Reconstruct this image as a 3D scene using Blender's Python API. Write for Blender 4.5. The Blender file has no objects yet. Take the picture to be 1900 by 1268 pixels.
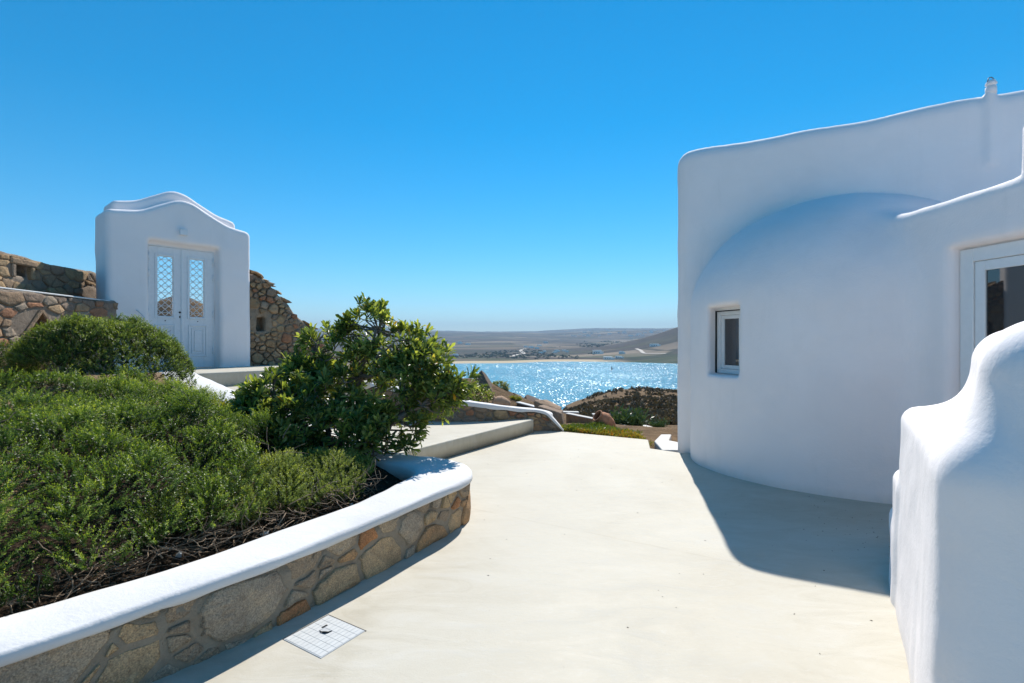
import bpy, bmesh, math, random
import numpy as np
from mathutils import Vector, Matrix

random.seed(7)
RNG = np.random.default_rng(11)
sc = bpy.context.scene
C = sc.collection

# ------------------------------------------------------------------ camera, sky, sun, exposure
EYE = 1.6
cam_d = bpy.data.cameras.new('camera')
cam_d.lens = 18.0; cam_d.sensor_width = 36.0
cam_d.clip_start = 0.05; cam_d.clip_end = 40000
cam = bpy.data.objects.new('camera', cam_d); C.objects.link(cam)
cam.location = (0, 0, EYE); cam.rotation_euler = (math.pi/2, 0, 0)
sc.camera = cam

SUN_EL, SUN_AZ = math.radians(47.7), math.radians(12.2)
SDIR = Vector((math.sin(SUN_AZ)*math.cos(SUN_EL), math.cos(SUN_AZ)*math.cos(SUN_EL), math.sin(SUN_EL)))
world = bpy.data.worlds.new('World'); sc.world = world; world.use_nodes = True
wn = world.node_tree.nodes; wl = world.node_tree.links
bgn = wn['Background']; bgn.inputs['Strength'].default_value = 0.075
sky = wn.new('ShaderNodeTexSky'); sky.sky_type = 'NISHITA'; sky.sun_disc = False
sky.sun_elevation = SUN_EL; sky.sun_rotation = SUN_AZ
sky.altitude = 40; sky.air_density = 1.0; sky.dust_density = 0.0; sky.ozone_density = 7.0
hs = wn.new('ShaderNodeHueSaturation'); hs.inputs['Saturation'].default_value = 1.33; hs.inputs['Hue'].default_value = .484
wl.new(sky.outputs[0], hs.inputs['Color']); wl.new(hs.outputs[0], bgn.inputs['Color'])
sun_d = bpy.data.lights.new('sun', 'SUN'); sun_d.energy = 3.3; sun_d.angle = math.radians(0.5)
sun_d.color = (1.0, 0.945, 0.87)
sun = bpy.data.objects.new('sun', sun_d); C.objects.link(sun)
sun.rotation_euler = (-SDIR).to_track_quat('-Z', 'Y').to_euler(); sun.location = (6, 30, 40)
vs = sc.view_settings
vs.view_transform = 'Standard'; vs.look = 'None'; vs.exposure = 0.94; vs.gamma = 1.0; vs.use_curve_mapping = False
sc.cycles.use_denoising = True
sc.cycles.max_bounces = 10; sc.cycles.diffuse_bounces = 5; sc.cycles.transparent_max_bounces = 12
sc.cycles.volume_bounces = 0
sc.cycles.sample_clamp_indirect = 8.0

# ------------------------------------------------------------------ helpers
def P(x, y, Y):
    return np.array([(x-950)/950*Y, Y, EYE-(y-634)/950*Y])
def G(x, y, z=0.0):
    Y = (EYE-z)*950/(y-634)
    return np.array([(x-950)/950*Y, Y, z])

def tag(o, label=None, cat=None, group=None, kind=None):
    if label: o['label'] = label
    if cat: o['category'] = cat
    if group: o['group'] = group
    if kind: o['kind'] = kind
    return o
def link(o, parent=None):
    C.objects.link(o)
    if parent is not None: o.parent = parent
    return o
def empty(name, loc=(0, 0, 0), label=None, cat=None, group=None):
    o = bpy.data.objects.new(name, None); o.location = loc; o.empty_display_size = 0.2
    link(o); tag(o, label, cat, group)
    if cat: o['kind'] = 'thing'
    return o
def mesh_np(name, V, F, mat, parent=None, smooth=False, attrs=None, origin=None):
    """V (n,3) array, F list of (m,k) index arrays"""
    V = np.asarray(V, np.float32)
    if not isinstance(F, list): F = [F]
    F = [np.asarray(f, np.int32) for f in F if len(f)]
    me = bpy.data.meshes.new(name)
    me.vertices.add(len(V))
    vv = V if origin is None else V-np.asarray(origin, np.float32)
    me.vertices.foreach_set('co', vv.ravel())
    li = np.concatenate([f.ravel() for f in F]); tot = np.concatenate([np.full(len(f), f.shape[1], np.int32) for f in F])
    me.loops.add(len(li)); me.loops.foreach_set('vertex_index', li)
    me.polygons.add(len(tot))
    st = np.zeros(len(tot), np.int32); st[1:] = np.cumsum(tot)[:-1]
    me.polygons.foreach_set('loop_start', st); me.polygons.foreach_set('loop_total', tot)
    if smooth: me.polygons.foreach_set('use_smooth', np.ones(len(tot), bool))
    me.update(calc_edges=True); me.validate()
    if attrs:
        for k, a in attrs.items():
            at = me.attributes.new(k, 'FLOAT', 'POINT'); at.data.foreach_set('value', np.asarray(a, np.float32))
    me.materials.append(mat)
    o = bpy.data.objects.new(name, me)
    if origin is not None: o.location = origin
    link(o, parent); return o
def mesh_bm(name, bm, mat, parent=None, smooth=False):
    me = bpy.data.meshes.new(name)
    bmesh.ops.recalc_face_normals(bm, faces=bm.faces)
    bm.to_mesh(me); bm.free()
    if smooth:
        for p in me.polygons: p.use_smooth = True
    me.materials.append(mat)
    o = bpy.data.objects.new(name, me); link(o, parent); return o

# value noise --------------------------------------------------------
def _h(i, j, k, s):
    n = (i*374761393 + j*668265263 + k*2147483647 + s*1274126177) & 0xffffffff
    n = ((n ^ (n >> 13))*1274126177) & 0xffffffff
    n = (n ^ (n >> 16)) & 0xffff
    return n/65535.0
def vn(x, y, z=0.0, s=1):
    x, y, z = np.broadcast_arrays(np.asarray(x, float), np.asarray(y, float), np.asarray(z, float))
    xi, yi, zi = np.floor(x).astype(np.int64), np.floor(y).astype(np.int64), np.floor(z).astype(np.int64)
    fx, fy, fz = x-xi, y-yi, z-zi
    fx, fy, fz = [f*f*(3-2*f) for f in (fx, fy, fz)]
    r = 0
    for a in (0, 1):
        for b in (0, 1):
            for c in (0, 1):
                w = (fx if a else 1-fx)*(fy if b else 1-fy)*(fz if c else 1-fz)
                r = r+w*_h(xi+a, yi+b, zi+c, s)
    return r*2-1
def fbm(x, y, z=0.0, o=4, s=1):
    r = 0; a = 1.0; f = 1.0
    for i in range(o):
        r = r+a*vn(np.asarray(x)*f, np.asarray(y)*f, np.asarray(z)*f, s+i); a *= .5; f *= 2.03
    return r

# sdf ----------------------------------------------------------------
def smin(a, b, k):
    h = np.clip(.5+.5*(b-a)/k, 0, 1); return b*(1-h)+a*h-k*h*(1-h)
def smax(a, b, k): return -smin(-a, -b, k)
def rbox(x, y, z, lo, hi, r=0.0):
    c = [(l+h)/2 for l, h in zip(lo, hi)]; e = [(h-l)/2-r for l, h in zip(lo, hi)]
    q = [np.abs(p-ci)-ei for p, ci, ei in zip((x, y, z), c, e)]
    o = np.sqrt(sum(np.maximum(k, 0)**2 for k in q))
    return o+np.minimum(np.maximum(np.maximum(q[0], q[1]), q[2]), 0)-r
def band(f, g, x, y, z, w=.16):
    m = np.abs(f) < w; f = np.array(f)
    f[m] = f[m]+g(x[m], y[m], z[m]); return f
def surface_nets(f, lo, hi, h, proj=2):
    ax = [np.arange(l, u+h, h) for l, u in zip(lo, hi)]
    X, Y, Z = np.meshgrid(*ax, indexing='ij')
    D = f(X, Y, Z)
    S = D < 0
    n = D.shape
    # cells with sign change
    cnt = np.zeros([k-1 for k in n], np.int8)
    for a in (0, 1):
        for b in (0, 1):
            for c in (0, 1):
                cnt += S[a:n[0]-1+a, b:n[1]-1+b, c:n[2]-1+c]
    act = (cnt > 0) & (cnt < 8)
    idx = np.full(act.shape, -1, np.int64); ii, jj, kk = np.nonzero(act); idx[ii, jj, kk] = np.arange(len(ii))
    acc = np.zeros((len(ii), 3)); wt = np.zeros(len(ii))
    cor = [(a, b, c) for a in (0, 1) for b in (0, 1) for c in (0, 1)]
    for p in range(8):
        for q in range(p+1, 8):
            d = np.abs(np.subtract(cor[p], cor[q]))
            if d.sum() != 1: continue
            dp = D[ii+cor[p][0], jj+cor[p][1], kk+cor[p][2]]; dq = D[ii+cor[q][0], jj+cor[q][1], kk+cor[q][2]]
            m = (dp < 0) != (dq < 0)
            t = np.where(m, dp/np.where(m, dp-dq, 1), 0)[:, None]
            pos = np.array(cor[p])*(1-t)+np.array(cor[q])*t
            acc += pos*m[:, None]; wt += m
    V = np.stack([ii, jj, kk], 1)+acc/wt[:, None]
    V = V*h+np.array(lo)
    quads = []
    for a in range(3):
        b, c = (a+1) % 3, (a+2) % 3
        sl0 = [slice(1, n[k]-1) for k in range(3)]; sl0[a] = slice(0, n[a]-1)
        sl1 = list(sl0); sl1[a] = slice(1, n[a])
        s0, s1 = S[tuple(sl0)], S[tuple(sl1)]
        for flip in (False, True):
            m = (s0 & ~s1) if not flip else (~s0 & s1)
            e = np.stack(np.nonzero(m), 1)
            e = e+np.array([0 if k == a else 1 for k in range(3)])
            db = np.zeros(3, int); db[b] = 1; dc = np.zeros(3, int); dc[c] = 1
            cs = [e-db-dc, e-dc, e, e-db]
            q = np.stack([idx[k[:, 0], k[:, 1], k[:, 2]] for k in cs], 1)
            if flip: q = q[:, ::-1]
            quads.append(q)
    Q = np.concatenate(quads)
    eps = h*.2
    for _ in range(proj):
        d = f(V[:, 0], V[:, 1], V[:, 2])
        g = np.stack([(f(*(V+np.eye(3)[k]*eps).T)-f(*(V-np.eye(3)[k]*eps).T))/(2*eps) for k in range(3)], 1)
        gl = np.maximum((g**2).sum(1), .2)
        st = (d/gl)[:, None]*g
        l = np.linalg.norm(st, axis=1); st *= np.minimum(1, h*.6/np.maximum(l, 1e-9))[:, None]
        V = V-st
    return V, Q

# curves / tubes -----------------------------------------------------
def catmull(pts, n):
    pts = np.asarray(pts, float); m = len(pts)
    ext = np.vstack([2*pts[0]-pts[1], pts, 2*pts[-1]-pts[-2]])
    out = []
    for t in np.linspace(0, m-1, n):
        i = min(int(t), m-2); u = t-i
        p0, p1, p2, p3 = ext[i:i+4]
        out.append(.5*((2*p1)+(-p0+p2)*u+(2*p0-5*p1+4*p2-p3)*u*u+(-p0+3*p1-3*p2+p3)*u**3))
    return np.array(out)
def tube_geo(path, rad, sides=6, cap=True):
    path = np.asarray(path, float); n = len(path)
    rad = np.broadcast_to(np.asarray(rad, float), (n,))
    T = np.gradient(path, axis=0); T /= np.maximum(np.linalg.norm(T, axis=1), 1e-9)[:, None]
    up = np.array([0, 0, 1.0]) if abs(T[0, 2]) < .9 else np.array([1.0, 0, 0])
    N = []; prev = up
    for t in T:
        v = prev-t*np.dot(prev, t); v /= max(np.linalg.norm(v), 1e-9); N.append(v); prev = v
    N = np.array(N); B = np.cross(T, N)
    a = np.linspace(0, 2*np.pi, sides, endpoint=False)
    V = (path[:, None]+rad[:, None, None]*(np.cos(a)[None, :, None]*N[:, None]+np.sin(a)[None, :, None]*B[:, None])).reshape(-1, 3)
    i = np.arange(n-1)[:, None]*sides; j = np.arange(sides)[None]; k = (j+1) % sides
    Q = np.stack([i+j, i+k, i+sides+k, i+sides+j], -1).reshape(-1, 4)
    Tt = np.zeros((0, 3), int)
    if cap:
        V = np.vstack([V, path[:1], path[-1:]]); a0 = n*sides
        jj = np.arange(sides); kk2 = (jj+1) % sides
        Tt = np.vstack([np.stack([np.full(sides, a0), kk2, jj], 1), np.stack([np.full(sides, a0+1), (n-1)*sides+jj, (n-1)*sides+kk2], 1)])
    return V, Q, Tt
def tubes(name, items, mat, parent=None, sides=6, smooth=True):
    Vs, Qs, Ts = [], [], []; o = 0
    for path, rad in items:
        V, Q, T = tube_geo(path, rad, sides)
        Vs.append(V); Qs.append(Q+o); Ts.append(T+o); o += len(V)
    return mesh_np(name, np.vstack(Vs), [np.vstack(Qs), np.vstack(Ts)], mat, parent, smooth)
def lathe(name, prof, mat, parent=None, seg=24, M=None, wob=0.0):
    prof = np.asarray(prof, float); n = len(prof)
    a = np.linspace(0, 2*np.pi, seg, endpoint=False)
    V = np.stack([prof[:, None, 0]*np.cos(a), prof[:, None, 0]*np.sin(a), np.repeat(prof[:, None, 1], seg, 1)], -1).reshape(-1, 3)
    if wob: V[:, 0] += wob*vn(V[:, 0]*9, V[:, 1]*9, V[:, 2]*9); V[:, 1] += wob*vn(V[:, 0]*9+7, V[:, 1]*9, V[:, 2]*9)
    if M is not None: V = V@np.array(M.to_3x3()).T+np.array(M.translation)
    i = np.arange(n-1)[:, None]*seg; j = np.arange(seg)[None]; k = (j+1) % seg
    Q = np.stack([i+j, i+k, i+seg+k, i+seg+j], -1).reshape(-1, 4)
    return mesh_np(name, V, Q, mat, parent, True)
def box_geo(lo, hi):
    V = np.array([(x, y, z) for x in (lo[0], hi[0]) for y in (lo[1], hi[1]) for z in (lo[2], hi[2])], float)
    F = np.array([(0, 1, 3, 2), (4, 6, 7, 5), (0, 4, 5, 1), (2, 3, 7, 6), (0, 2, 6, 4), (1, 5, 7, 3)])
    return V, F
def bevel_box(name, lo, hi, mat, parent=None, r=.005, seg=2, M=None):
    bm = bmesh.new(); V, F = box_geo(lo, hi)
    vs_ = [bm.verts.new(v) for v in V]
    for f in F: bm.faces.new([vs_[i] for i in f])
    if r: bmesh.ops.bevel(bm, geom=bm.edges[:], offset=r, segments=seg, affect='EDGES', profile=.5)
    if M is not None: bm.transform(M)
    return mesh_bm(name, bm, mat, parent, False)
def rock_hull(size, n=16, seed=0):
    r = np.random.default_rng(seed)
    p = r.normal(size=(n, 3)); p /= np.linalg.norm(p, axis=1)[:, None]
    p = np.sign(p)*np.abs(p)**.6*np.array(size)*r.uniform(.8, 1.05, (n, 1))
    return p
def hull_obj(name, pts, mat, parent=None, bev=0.0):
    bm = bmesh.new()
    for p in pts: bm.verts.new(p)
    res = bmesh.ops.convex_hull(bm, input=bm.verts[:])
    dead = [g for g in res['geom_interior'] if isinstance(g, bmesh.types.BMVert)]
    if dead: bmesh.ops.delete(bm, geom=dead, context='VERTS')
    if bev: bmesh.ops.bevel(bm, geom=bm.edges[:], offset=bev, segments=1, affect='EDGES')
    return mesh_bm(name, bm, mat, parent)

# ------------------------------------------------------------------ materials
def mat(name):
    m = bpy.data.materials.new(name); m.use_nodes = True
    return m, m.node_tree.nodes, m.node_tree.links, m.node_tree.nodes['Principled BSDF']
def nnoise(n, l, vec, scale, detail=4, rough=.55, dist=0.0):
    t = n.new('ShaderNodeTexNoise'); t.inputs['Scale'].default_value = scale; t.inputs['Detail'].default_value = detail
    t.inputs['Roughness'].default_value = rough; t.inputs['Distortion'].default_value = dist
    if vec is not None: l.new(vec, t.inputs['Vector'])
    return t.outputs['Fac']
def ramp(n, l, fac, stops, interp='LINEAR'):
    r = n.new('ShaderNodeValToRGB'); r.color_ramp.interpolation = interp
    e = r.color_ramp.elements
    while len(e) < len(stops): e.new(.5)
    for el, (p, c) in zip(e, stops):
        el.position = p; el.color = (*c, 1) if len(c) == 3 else c
    l.new(fac, r.inputs['Fac']); return r.outputs['Color']
def mixc(n, l, fac, a, b, mode='MIX'):
    m = n.new('ShaderNodeMix'); m.data_type = 'RGBA'; m.blend_type = mode
    for s, v in ((m.inputs[0], fac), (m.inputs[6], a), (m.inputs[7], b)):
        if hasattr(v, 'links'): l.new(v, s)
        elif isinstance(v, (int, float)): s.default_value = v
        else: s.default_value = (*v, 1)
    return m.outputs[2]
def math_n(n, l, op, a, b=0.0, clamp=False):
    m = n.new('ShaderNodeMath'); m.operation = op; m.use_clamp = clamp
    for s, v in ((m.inputs[0], a), (m.inputs[1], b)):
        if hasattr(v, 'links'): l.new(v, s)
        else: s.default_value = v
    return m.outputs[0]
def bump(n, l, h, dist, strength=1.0, prev=None):
    b = n.new('ShaderNodeBump'); b.inputs['Distance'].default_value = dist; b.inputs['Strength'].default_value = strength
    l.new(h, b.inputs['Height'])
    if prev is not None: l.new(prev, b.inputs['Normal'])
    return b.outputs['Normal']
def coords(n, l, which='Object', scale=(1, 1, 1), rot=(0, 0, 0)):
    t = n.new('ShaderNodeTexCoord'); m = n.new('ShaderNodeMapping')
    m.inputs['Scale'].default_value = scale; m.inputs['Rotation'].default_value = rot
    l.new(t.outputs[which], m.inputs['Vector']); return m.outputs[0]
def wpos(n, l, scale=(1, 1, 1), rot=(0, 0, 0)):
    t = n.new('ShaderNodeNewGeometry'); m = n.new('ShaderNodeMapping')
    m.inputs['Scale'].default_value = scale; m.inputs['Rotation'].default_value = rot
    l.new(t.outputs['Position'], m.inputs['Vector']); return m.outputs[0]

def m_plaster(name, col=(.95, .885, .865), b=.004, dirt=.05):
    m, n, l, p = mat(name); v = wpos(n, l)
    big = nnoise(n, l, v, 1.3, 3, .6, .4); fine = nnoise(n, l, v, 55, 4, .6); mid = nnoise(n, l, v, 7, 4, .6, .6)
    c = ramp(n, l, big, [(.3, tuple(k*(1-dirt) for k in col)), (.62, col)])
    c = mixc(n, l, math_n(n, l, 'MULTIPLY', mid, .07), c, (.66, .63, .57))
    strk = nnoise(n, l, wpos(n, l, (1, 1, .12)), 6, 5, .7, .5)
    c = mixc(n, l, ramp(n, l, strk, [(.56, (0, 0, 0)), (.78, (.16, .16, .16))]), c, (.62, .60, .56))
    g = n.new('ShaderNodeNewGeometry'); sz = n.new('ShaderNodeSeparateXYZ'); l.new(g.outputs['Position'], sz.inputs[0])
    mr = n.new('ShaderNodeMapRange'); mr.inputs['From Min'].default_value = .16; mr.inputs['From Max'].default_value = .0; l.new(math_n(n, l, 'ADD', sz.outputs[2], math_n(n, l, 'MULTIPLY', mid, .12)), mr.inputs['Value'])
    c = mixc(n, l, math_n(n, l, 'MULTIPLY', mr.outputs[0], .40), c, (.52, .47, .38))
    l.new(c, p.inputs['Base Color']); p.inputs['Roughness'].default_value = .85
    p.inputs['Specular IOR Level'].default_value = .25
    nb = bump(n, l, mid, b*2.2, .45); nb = bump(n, l, fine, b*.5, .6, nb)
    l.new(nb, p.inputs['Normal']); return m
M_PLASTER = m_plaster('white_limewash')
M_COPING = m_plaster('white_coping', (.70, .695, .69), .006, .10)

def m_terrace():
    m, n, l, p = mat('beige_microcement'); v = wpos(n, l)
    st = wpos(n, l, (1.0, 2.6, 1), (0, 0, .35))
    a = nnoise(n, l, v, .75, 5, .6, .8); b = nnoise(n, l, st, 2.1, 6, .65, 1.2); f = nnoise(n, l, v, 90, 3, .6)
    c = ramp(n, l, a, [(.28, (0.406, 0.362, 0.277)), (.5, (0.502, 0.462, 0.373)), (.72, (0.562, 0.530, 0.452))])
    c2 = ramp(n, l, b, [(.32, (0.411, 0.375, 0.295)), (.5, (0.512, 0.476, 0.392)), (.68, (0.589, 0.563, 0.499))])
    c = mixc(n, l, .5, c, c2)
    sw = nnoise(n, l, wpos(n, l, (1, 3.5, 1), (0, 0, -.5)), 9, 5, .7, 2.0)
    c = mixc(n, l, ramp(n, l, sw, [(.54, (0, 0, 0)), (.74, (.45, .45, .45))]), c, (0.558, 0.542, 0.496))
    spots = nnoise(n, l, v, 34, 2, .5); sp = ramp(n, l, spots, [(.70, (0, 0, 0)), (.76, (.35, .35, .35))])
    c = mixc(n, l, sp, c, (0.381, 0.339, 0.265))
    # cold joint between the two pours: a thin straight seam through two ground points
    A = G(880, 945); B = G(1560, 1085); d = (B-A)[:2]; d /= np.linalg.norm(d); nx, ny = -d[1], d[0]
    g = n.new('ShaderNodeNewGeometry'); s = n.new('ShaderNodeSeparateXYZ'); l.new(g.outputs['Position'], s.inputs[0])
    dd = math_n(n, l, 'ADD', math_n(n, l, 'MULTIPLY', s.outputs[0], float(nx)), math_n(n, l, 'MULTIPLY', s.outputs[1], float(ny)))
    dd = math_n(n, l, 'SUBTRACT', dd, float(A[0]*nx+A[1]*ny))
    dd = math_n(n, l, 'ADD', dd, math_n(n, l, 'MULTIPLY', math_n(n, l, 'SUBTRACT', nnoise(n, l, v, 3, 4), .5), .03))
    dd = math_n(n, l, 'ABSOLUTE', dd)
    j = ramp(n, l, math_n(n, l, 'DIVIDE', dd, .016, True), [(0, (1, 1, 1)), (.45, (.35, .35, .35)), (1, (0, 0, 0))])
    brk = ramp(n, l, nnoise(n, l, v, 5, 4), [(.35, (.1, .1, .1)), (.6, (0.508, 0.509, 0.513))])
    c = mixc(n, l, math_n(n, l, 'MULTIPLY', j, brk), c, (0.364, 0.313, 0.222))
    l.new(c, p.inputs['Base Color'])
    rr = ramp(n, l, b, [(.3, (0.465, 0.466, 0.470)), (.7, (.8, .8, .8))]); l.new(rr, p.inputs['Roughness'])
    p.inputs['Specular IOR Level'].default_value = .3
    nb = bump(n, l, b, .006, .5); nb = bump(n, l, f, .0012, .5, nb); l.new(nb, p.inputs['Normal'])
    return m
M_TERRACE = m_terrace()

def m_stone(name, cols, speck=.5, bump_d=.012, scale=1.0):
    m, n, l, p = mat(name); v = wpos(n, l); oi = n.new('ShaderNodeObjectInfo')
    base = ramp(n, l, oi.outputs['Random'], [(i/len(cols), c) for i, c in enumerate(cols)], 'CONSTANT')
    a = nnoise(n, l, v, 5*scale, 6, .7, .8); f = nnoise(n, l, v, 120*scale, 3, .7); g = nnoise(n, l, v, 26*scale, 5, .65)
    c = mixc(n, l, 1.0, base, ramp(n, l, a, [(.25, (.55, .52, .50)), (.5, (1, 1, 1)), (.78, (1.35, 1.25, 1.1))]), 'MULTIPLY')
    c = mixc(n, l, speck, c, ramp(n, l, f, [(.3, (.35, .33, .32)), (.5, (1, 1, 1)), (.7, (1.7, 1.6, 1.5))]), 'MULTIPLY')
    rust = ramp(n, l, g, [(.56, (0, 0, 0)), (.7, (.55, .55, .55))])
    c = mixc(n, l, math_n(n, l, 'MULTIPLY', rust, .6), c, (.26, .15, .075))
    l.new(c, p.inputs['Base Color']); p.inputs['Roughness'].default_value = .9; p.inputs['Specular IOR Level'].default_value = .2
    nb = bump(n, l, a, bump_d*2.2, .8); nb = bump(n, l, g, bump_d, .9, nb); nb = bump(n, l, f, bump_d*.25, .8, nb)
    l.new(nb, p.inputs['Normal']); return m
M_STONE_P = m_stone('planter_stone', [(.50, .36, .215), (.40, .315, .22), (.50, .24, .11), (.42, .34, .25), (.36, .275, .19), (.54, .385, .22), (.45, .28, .15)], .7, .018)
M_STONE_W = m_stone('wall_stone', [(.36, .235, .14), (.29, .20, .13), (.40, .28, .17), (.25, .185, .14), (.33, .17, .10), (.31, .25, .19)], .4, .014)
M_STONE_Y = m_stone('ochre_stone', [(.34, .24, .14), (.28, .20, .13), (.37, .27, .16), (.23, .18, .135), (.31, .21, .12)], .4, .016)
M_ROCK = m_stone('boulder_rock', [(.30, .215, .15), (.27, .20, .15), (.33, .25, .18)], .4, .02, .6)
M_DARKROCK = m_stone('dark_rock', [(.13, .095, .075), (.16, .12, .09)], .4, .03, .4)
def m_mortar(name, c0, c1):
    m, n, l, p = mat(name); v = wpos(n, l)
    a = nnoise(n, l, v, 9, 6, .7, .5); f = nnoise(n, l, v, 70, 4, .7)
    l.new(ramp(n, l, a, [(.3, c0), (.7, c1)]), p.inputs['Base Color']); p.inputs['Roughness'].default_value = .95
    p.inputs['Specular IOR Level'].default_value = .1
    nb = bump(n, l, a, .03, .8); l.new(bump(n, l, f, .006, .9, nb), p.inputs['Normal']); return m
M_MORTAR = m_mortar('grey_mortar', (.27, .22, .16), (.40, .33, .245))
M_MORTAR_W = m_mortar('earth_mortar', (.19, .15, .115), (.31, .25, .195))
M_MORTAR_R = m_mortar('ruin_mortar', (.23, .175, .125), (.36, .29, .215))
def m_soil(name, stops, b=.03):
    m, n, l, p = mat(name); v = wpos(n, l)
    a = nnoise(n, l, v, 3, 6, .7); f = nnoise(n, l, v, 45, 5, .75)
    c = ramp(n, l, math_n(n, l, 'ADD', math_n(n, l, 'MULTIPLY', a, .5), math_n(n, l, 'MULTIPLY', f, .5)), stops)
    l.new(c, p.inputs['Base Color']); p.inputs['Roughness'].default_value = 1; p.inputs['Specular IOR Level'].default_value = .05
    nb = bump(n, l, f, b, 1.0); l.new(nb, p.inputs['Normal']); return m
def m_soil_bed():
    m, n, l, p = mat('bed_soil'); v = wpos(n, l)
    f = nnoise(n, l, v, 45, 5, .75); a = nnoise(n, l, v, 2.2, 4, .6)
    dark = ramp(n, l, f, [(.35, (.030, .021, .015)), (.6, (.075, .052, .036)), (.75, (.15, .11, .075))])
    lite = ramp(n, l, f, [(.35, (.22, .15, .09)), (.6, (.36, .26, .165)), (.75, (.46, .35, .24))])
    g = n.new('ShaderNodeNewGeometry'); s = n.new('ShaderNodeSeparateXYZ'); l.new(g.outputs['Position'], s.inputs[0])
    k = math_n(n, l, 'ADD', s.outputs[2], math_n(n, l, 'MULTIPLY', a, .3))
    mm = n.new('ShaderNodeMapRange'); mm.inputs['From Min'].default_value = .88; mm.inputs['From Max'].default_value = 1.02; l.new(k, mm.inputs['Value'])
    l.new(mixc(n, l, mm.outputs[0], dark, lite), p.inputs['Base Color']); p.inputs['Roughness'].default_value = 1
    p.inputs['Specular IOR Level'].default_value = .05
    l.new(bump(n, l, f, .03, 1), p.inputs['Normal']); return m
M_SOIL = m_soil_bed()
def m_flat(name, col, rough=.6, metal=0.0, spec=.4, var=.12, nscale=20):
    m, n, l, p = mat(name); v = wpos(n, l)
    a = nnoise(n, l, v, nscale, 4, .6)
    l.new(ramp(n, l, a, [(.3, tuple(k*(1-var) for k in col)), (.7, tuple(min(1, k*(1+var*.5)) for k in col))]), p.inputs['Base Color'])
    p.inputs['Roughness'].default_value = rough; p.inputs['Metallic'].default_value = metal; p.inputs['Specular IOR Level'].default_value = spec
    return m
M_PAINT = m_flat('white_paint', (.78, .80, .82), .45, var=.05)
M_PVC = m_flat('white_frame_paint', (.80, .80, .79), .35, var=.03)
M_BLACK = m_flat('black_plastic', (.012, .012, .012), .4)
M_IRON = m_flat('painted_iron', (.74, .75, .76), .4, var=.05)
M_DARKIRON = m_flat('dark_iron', (.10, .10, .11), .5)
M_TERRA = m_flat('terracotta', (.40, .205, .125), .85, spec=.15, var=.28, nscale=9)
M_TERRA2 = m_flat('pale_terracotta', (.47, .31, .205), .85, spec=.15, var=.25, nscale=9)
M_BARK = m_flat('grey_bark', (.20, .165, .13), .9, spec=.1, var=.4, nscale=30)
M_TWIG = m_flat('dry_twig', (.30, .225, .16), .9, spec=.1, var=.5, nscale=25)
M_COVER = m_flat('cover_tile_grey', (.55, .565, .56), .5, var=.08, nscale=30)
M_GROUT = m_flat('cover_grout', (.46, .48, .49), .6, var=.15)
M_LITTER = m_flat('dry_litter', (.05, .038, .028), .9, var=.5)
M_DARKIN = m_flat('dark_interior', (.03, .03, .032), .8)
M_ROOM = m_flat('interior_wall', (.35, .35, .36), .8)

def m_glass():
    m, n, l, p = mat('window_glass')
    p.inputs['Base Color'].default_value = (.02, .022, .025, 1); p.inputs['Roughness'].default_value = .02
    p.inputs['Specular IOR Level'].default_value = .9; p.inputs['IOR'].default_value = 1.7
    return m
M_GLASS = m_glass()

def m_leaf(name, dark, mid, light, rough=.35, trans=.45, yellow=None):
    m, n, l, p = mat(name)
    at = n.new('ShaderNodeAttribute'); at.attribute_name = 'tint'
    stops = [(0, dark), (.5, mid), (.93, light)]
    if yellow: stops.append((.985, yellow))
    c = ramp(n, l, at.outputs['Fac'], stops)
    l.new(c, p.inputs['Base Color']); p.inputs['Roughness'].default_value = rough; p.inputs['Specular IOR Level'].default_value = .45
    t = n.new('ShaderNodeBsdfTranslucent')
    tc = mixc(n, l, 1.0, c, (1.7, 1.55, .55), 'MULTIPLY'); l.new(tc, t.inputs['Color'])
    mx = n.new('ShaderNodeMixShader'); mx.inputs[0].default_value = trans
    l.new(p.outputs[0], mx.inputs[1]); l.new(t.outputs[0], mx.inputs[2])
    l.new(mx.outputs[0], n['Material Output'].inputs['Surface']); return m
M_PITTO = m_leaf('pittosporum_leaf', (.03, .06, .018), (.15, .215, .055), (.44, .50, .15), .24, .45, (.45, .26, .03))
M_PITTO_Y = m_leaf('yellowish_leaf', (.09, .13, .02), (.17, .20, .03), (.26, .25, .04), .4, .45)
M_JUNI = m_leaf('juniper_needles', (.016, .036, .010), (.12, .205, .04), (.42, .50, .10), .42, .46)
M_JUNI_D = m_leaf('dark_mound_needles', (.022, .045, .014), (.11, .175, .04), (.30, .37, .08), .45, .45)
M_JUNI_L = m_leaf('grey_green_needles', (.06, .10, .03), (.22, .29, .085), (.42, .48, .16), .5, .48)
M_SUCC = m_leaf('ice_plant_leaf', (.06, .11, .02), (.13, .18, .03), (.32, .24, .04), .4, .3, (.40, .15, .03))
M_AGAVE = m_leaf('blade_leaf', (.022, .055, .025), (.05, .10, .045), (.12, .17, .07), .4, .2)
M_SCRUB = m_leaf('dry_scrub', (.05, .042, .03), (.11, .086, .06), (.18, .14, .09), .9, .1)
M_FARTREE = m_leaf('far_tree', (.022, .036, .016), (.04, .06, .026), (.07, .085, .04), .9, .1)

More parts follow.
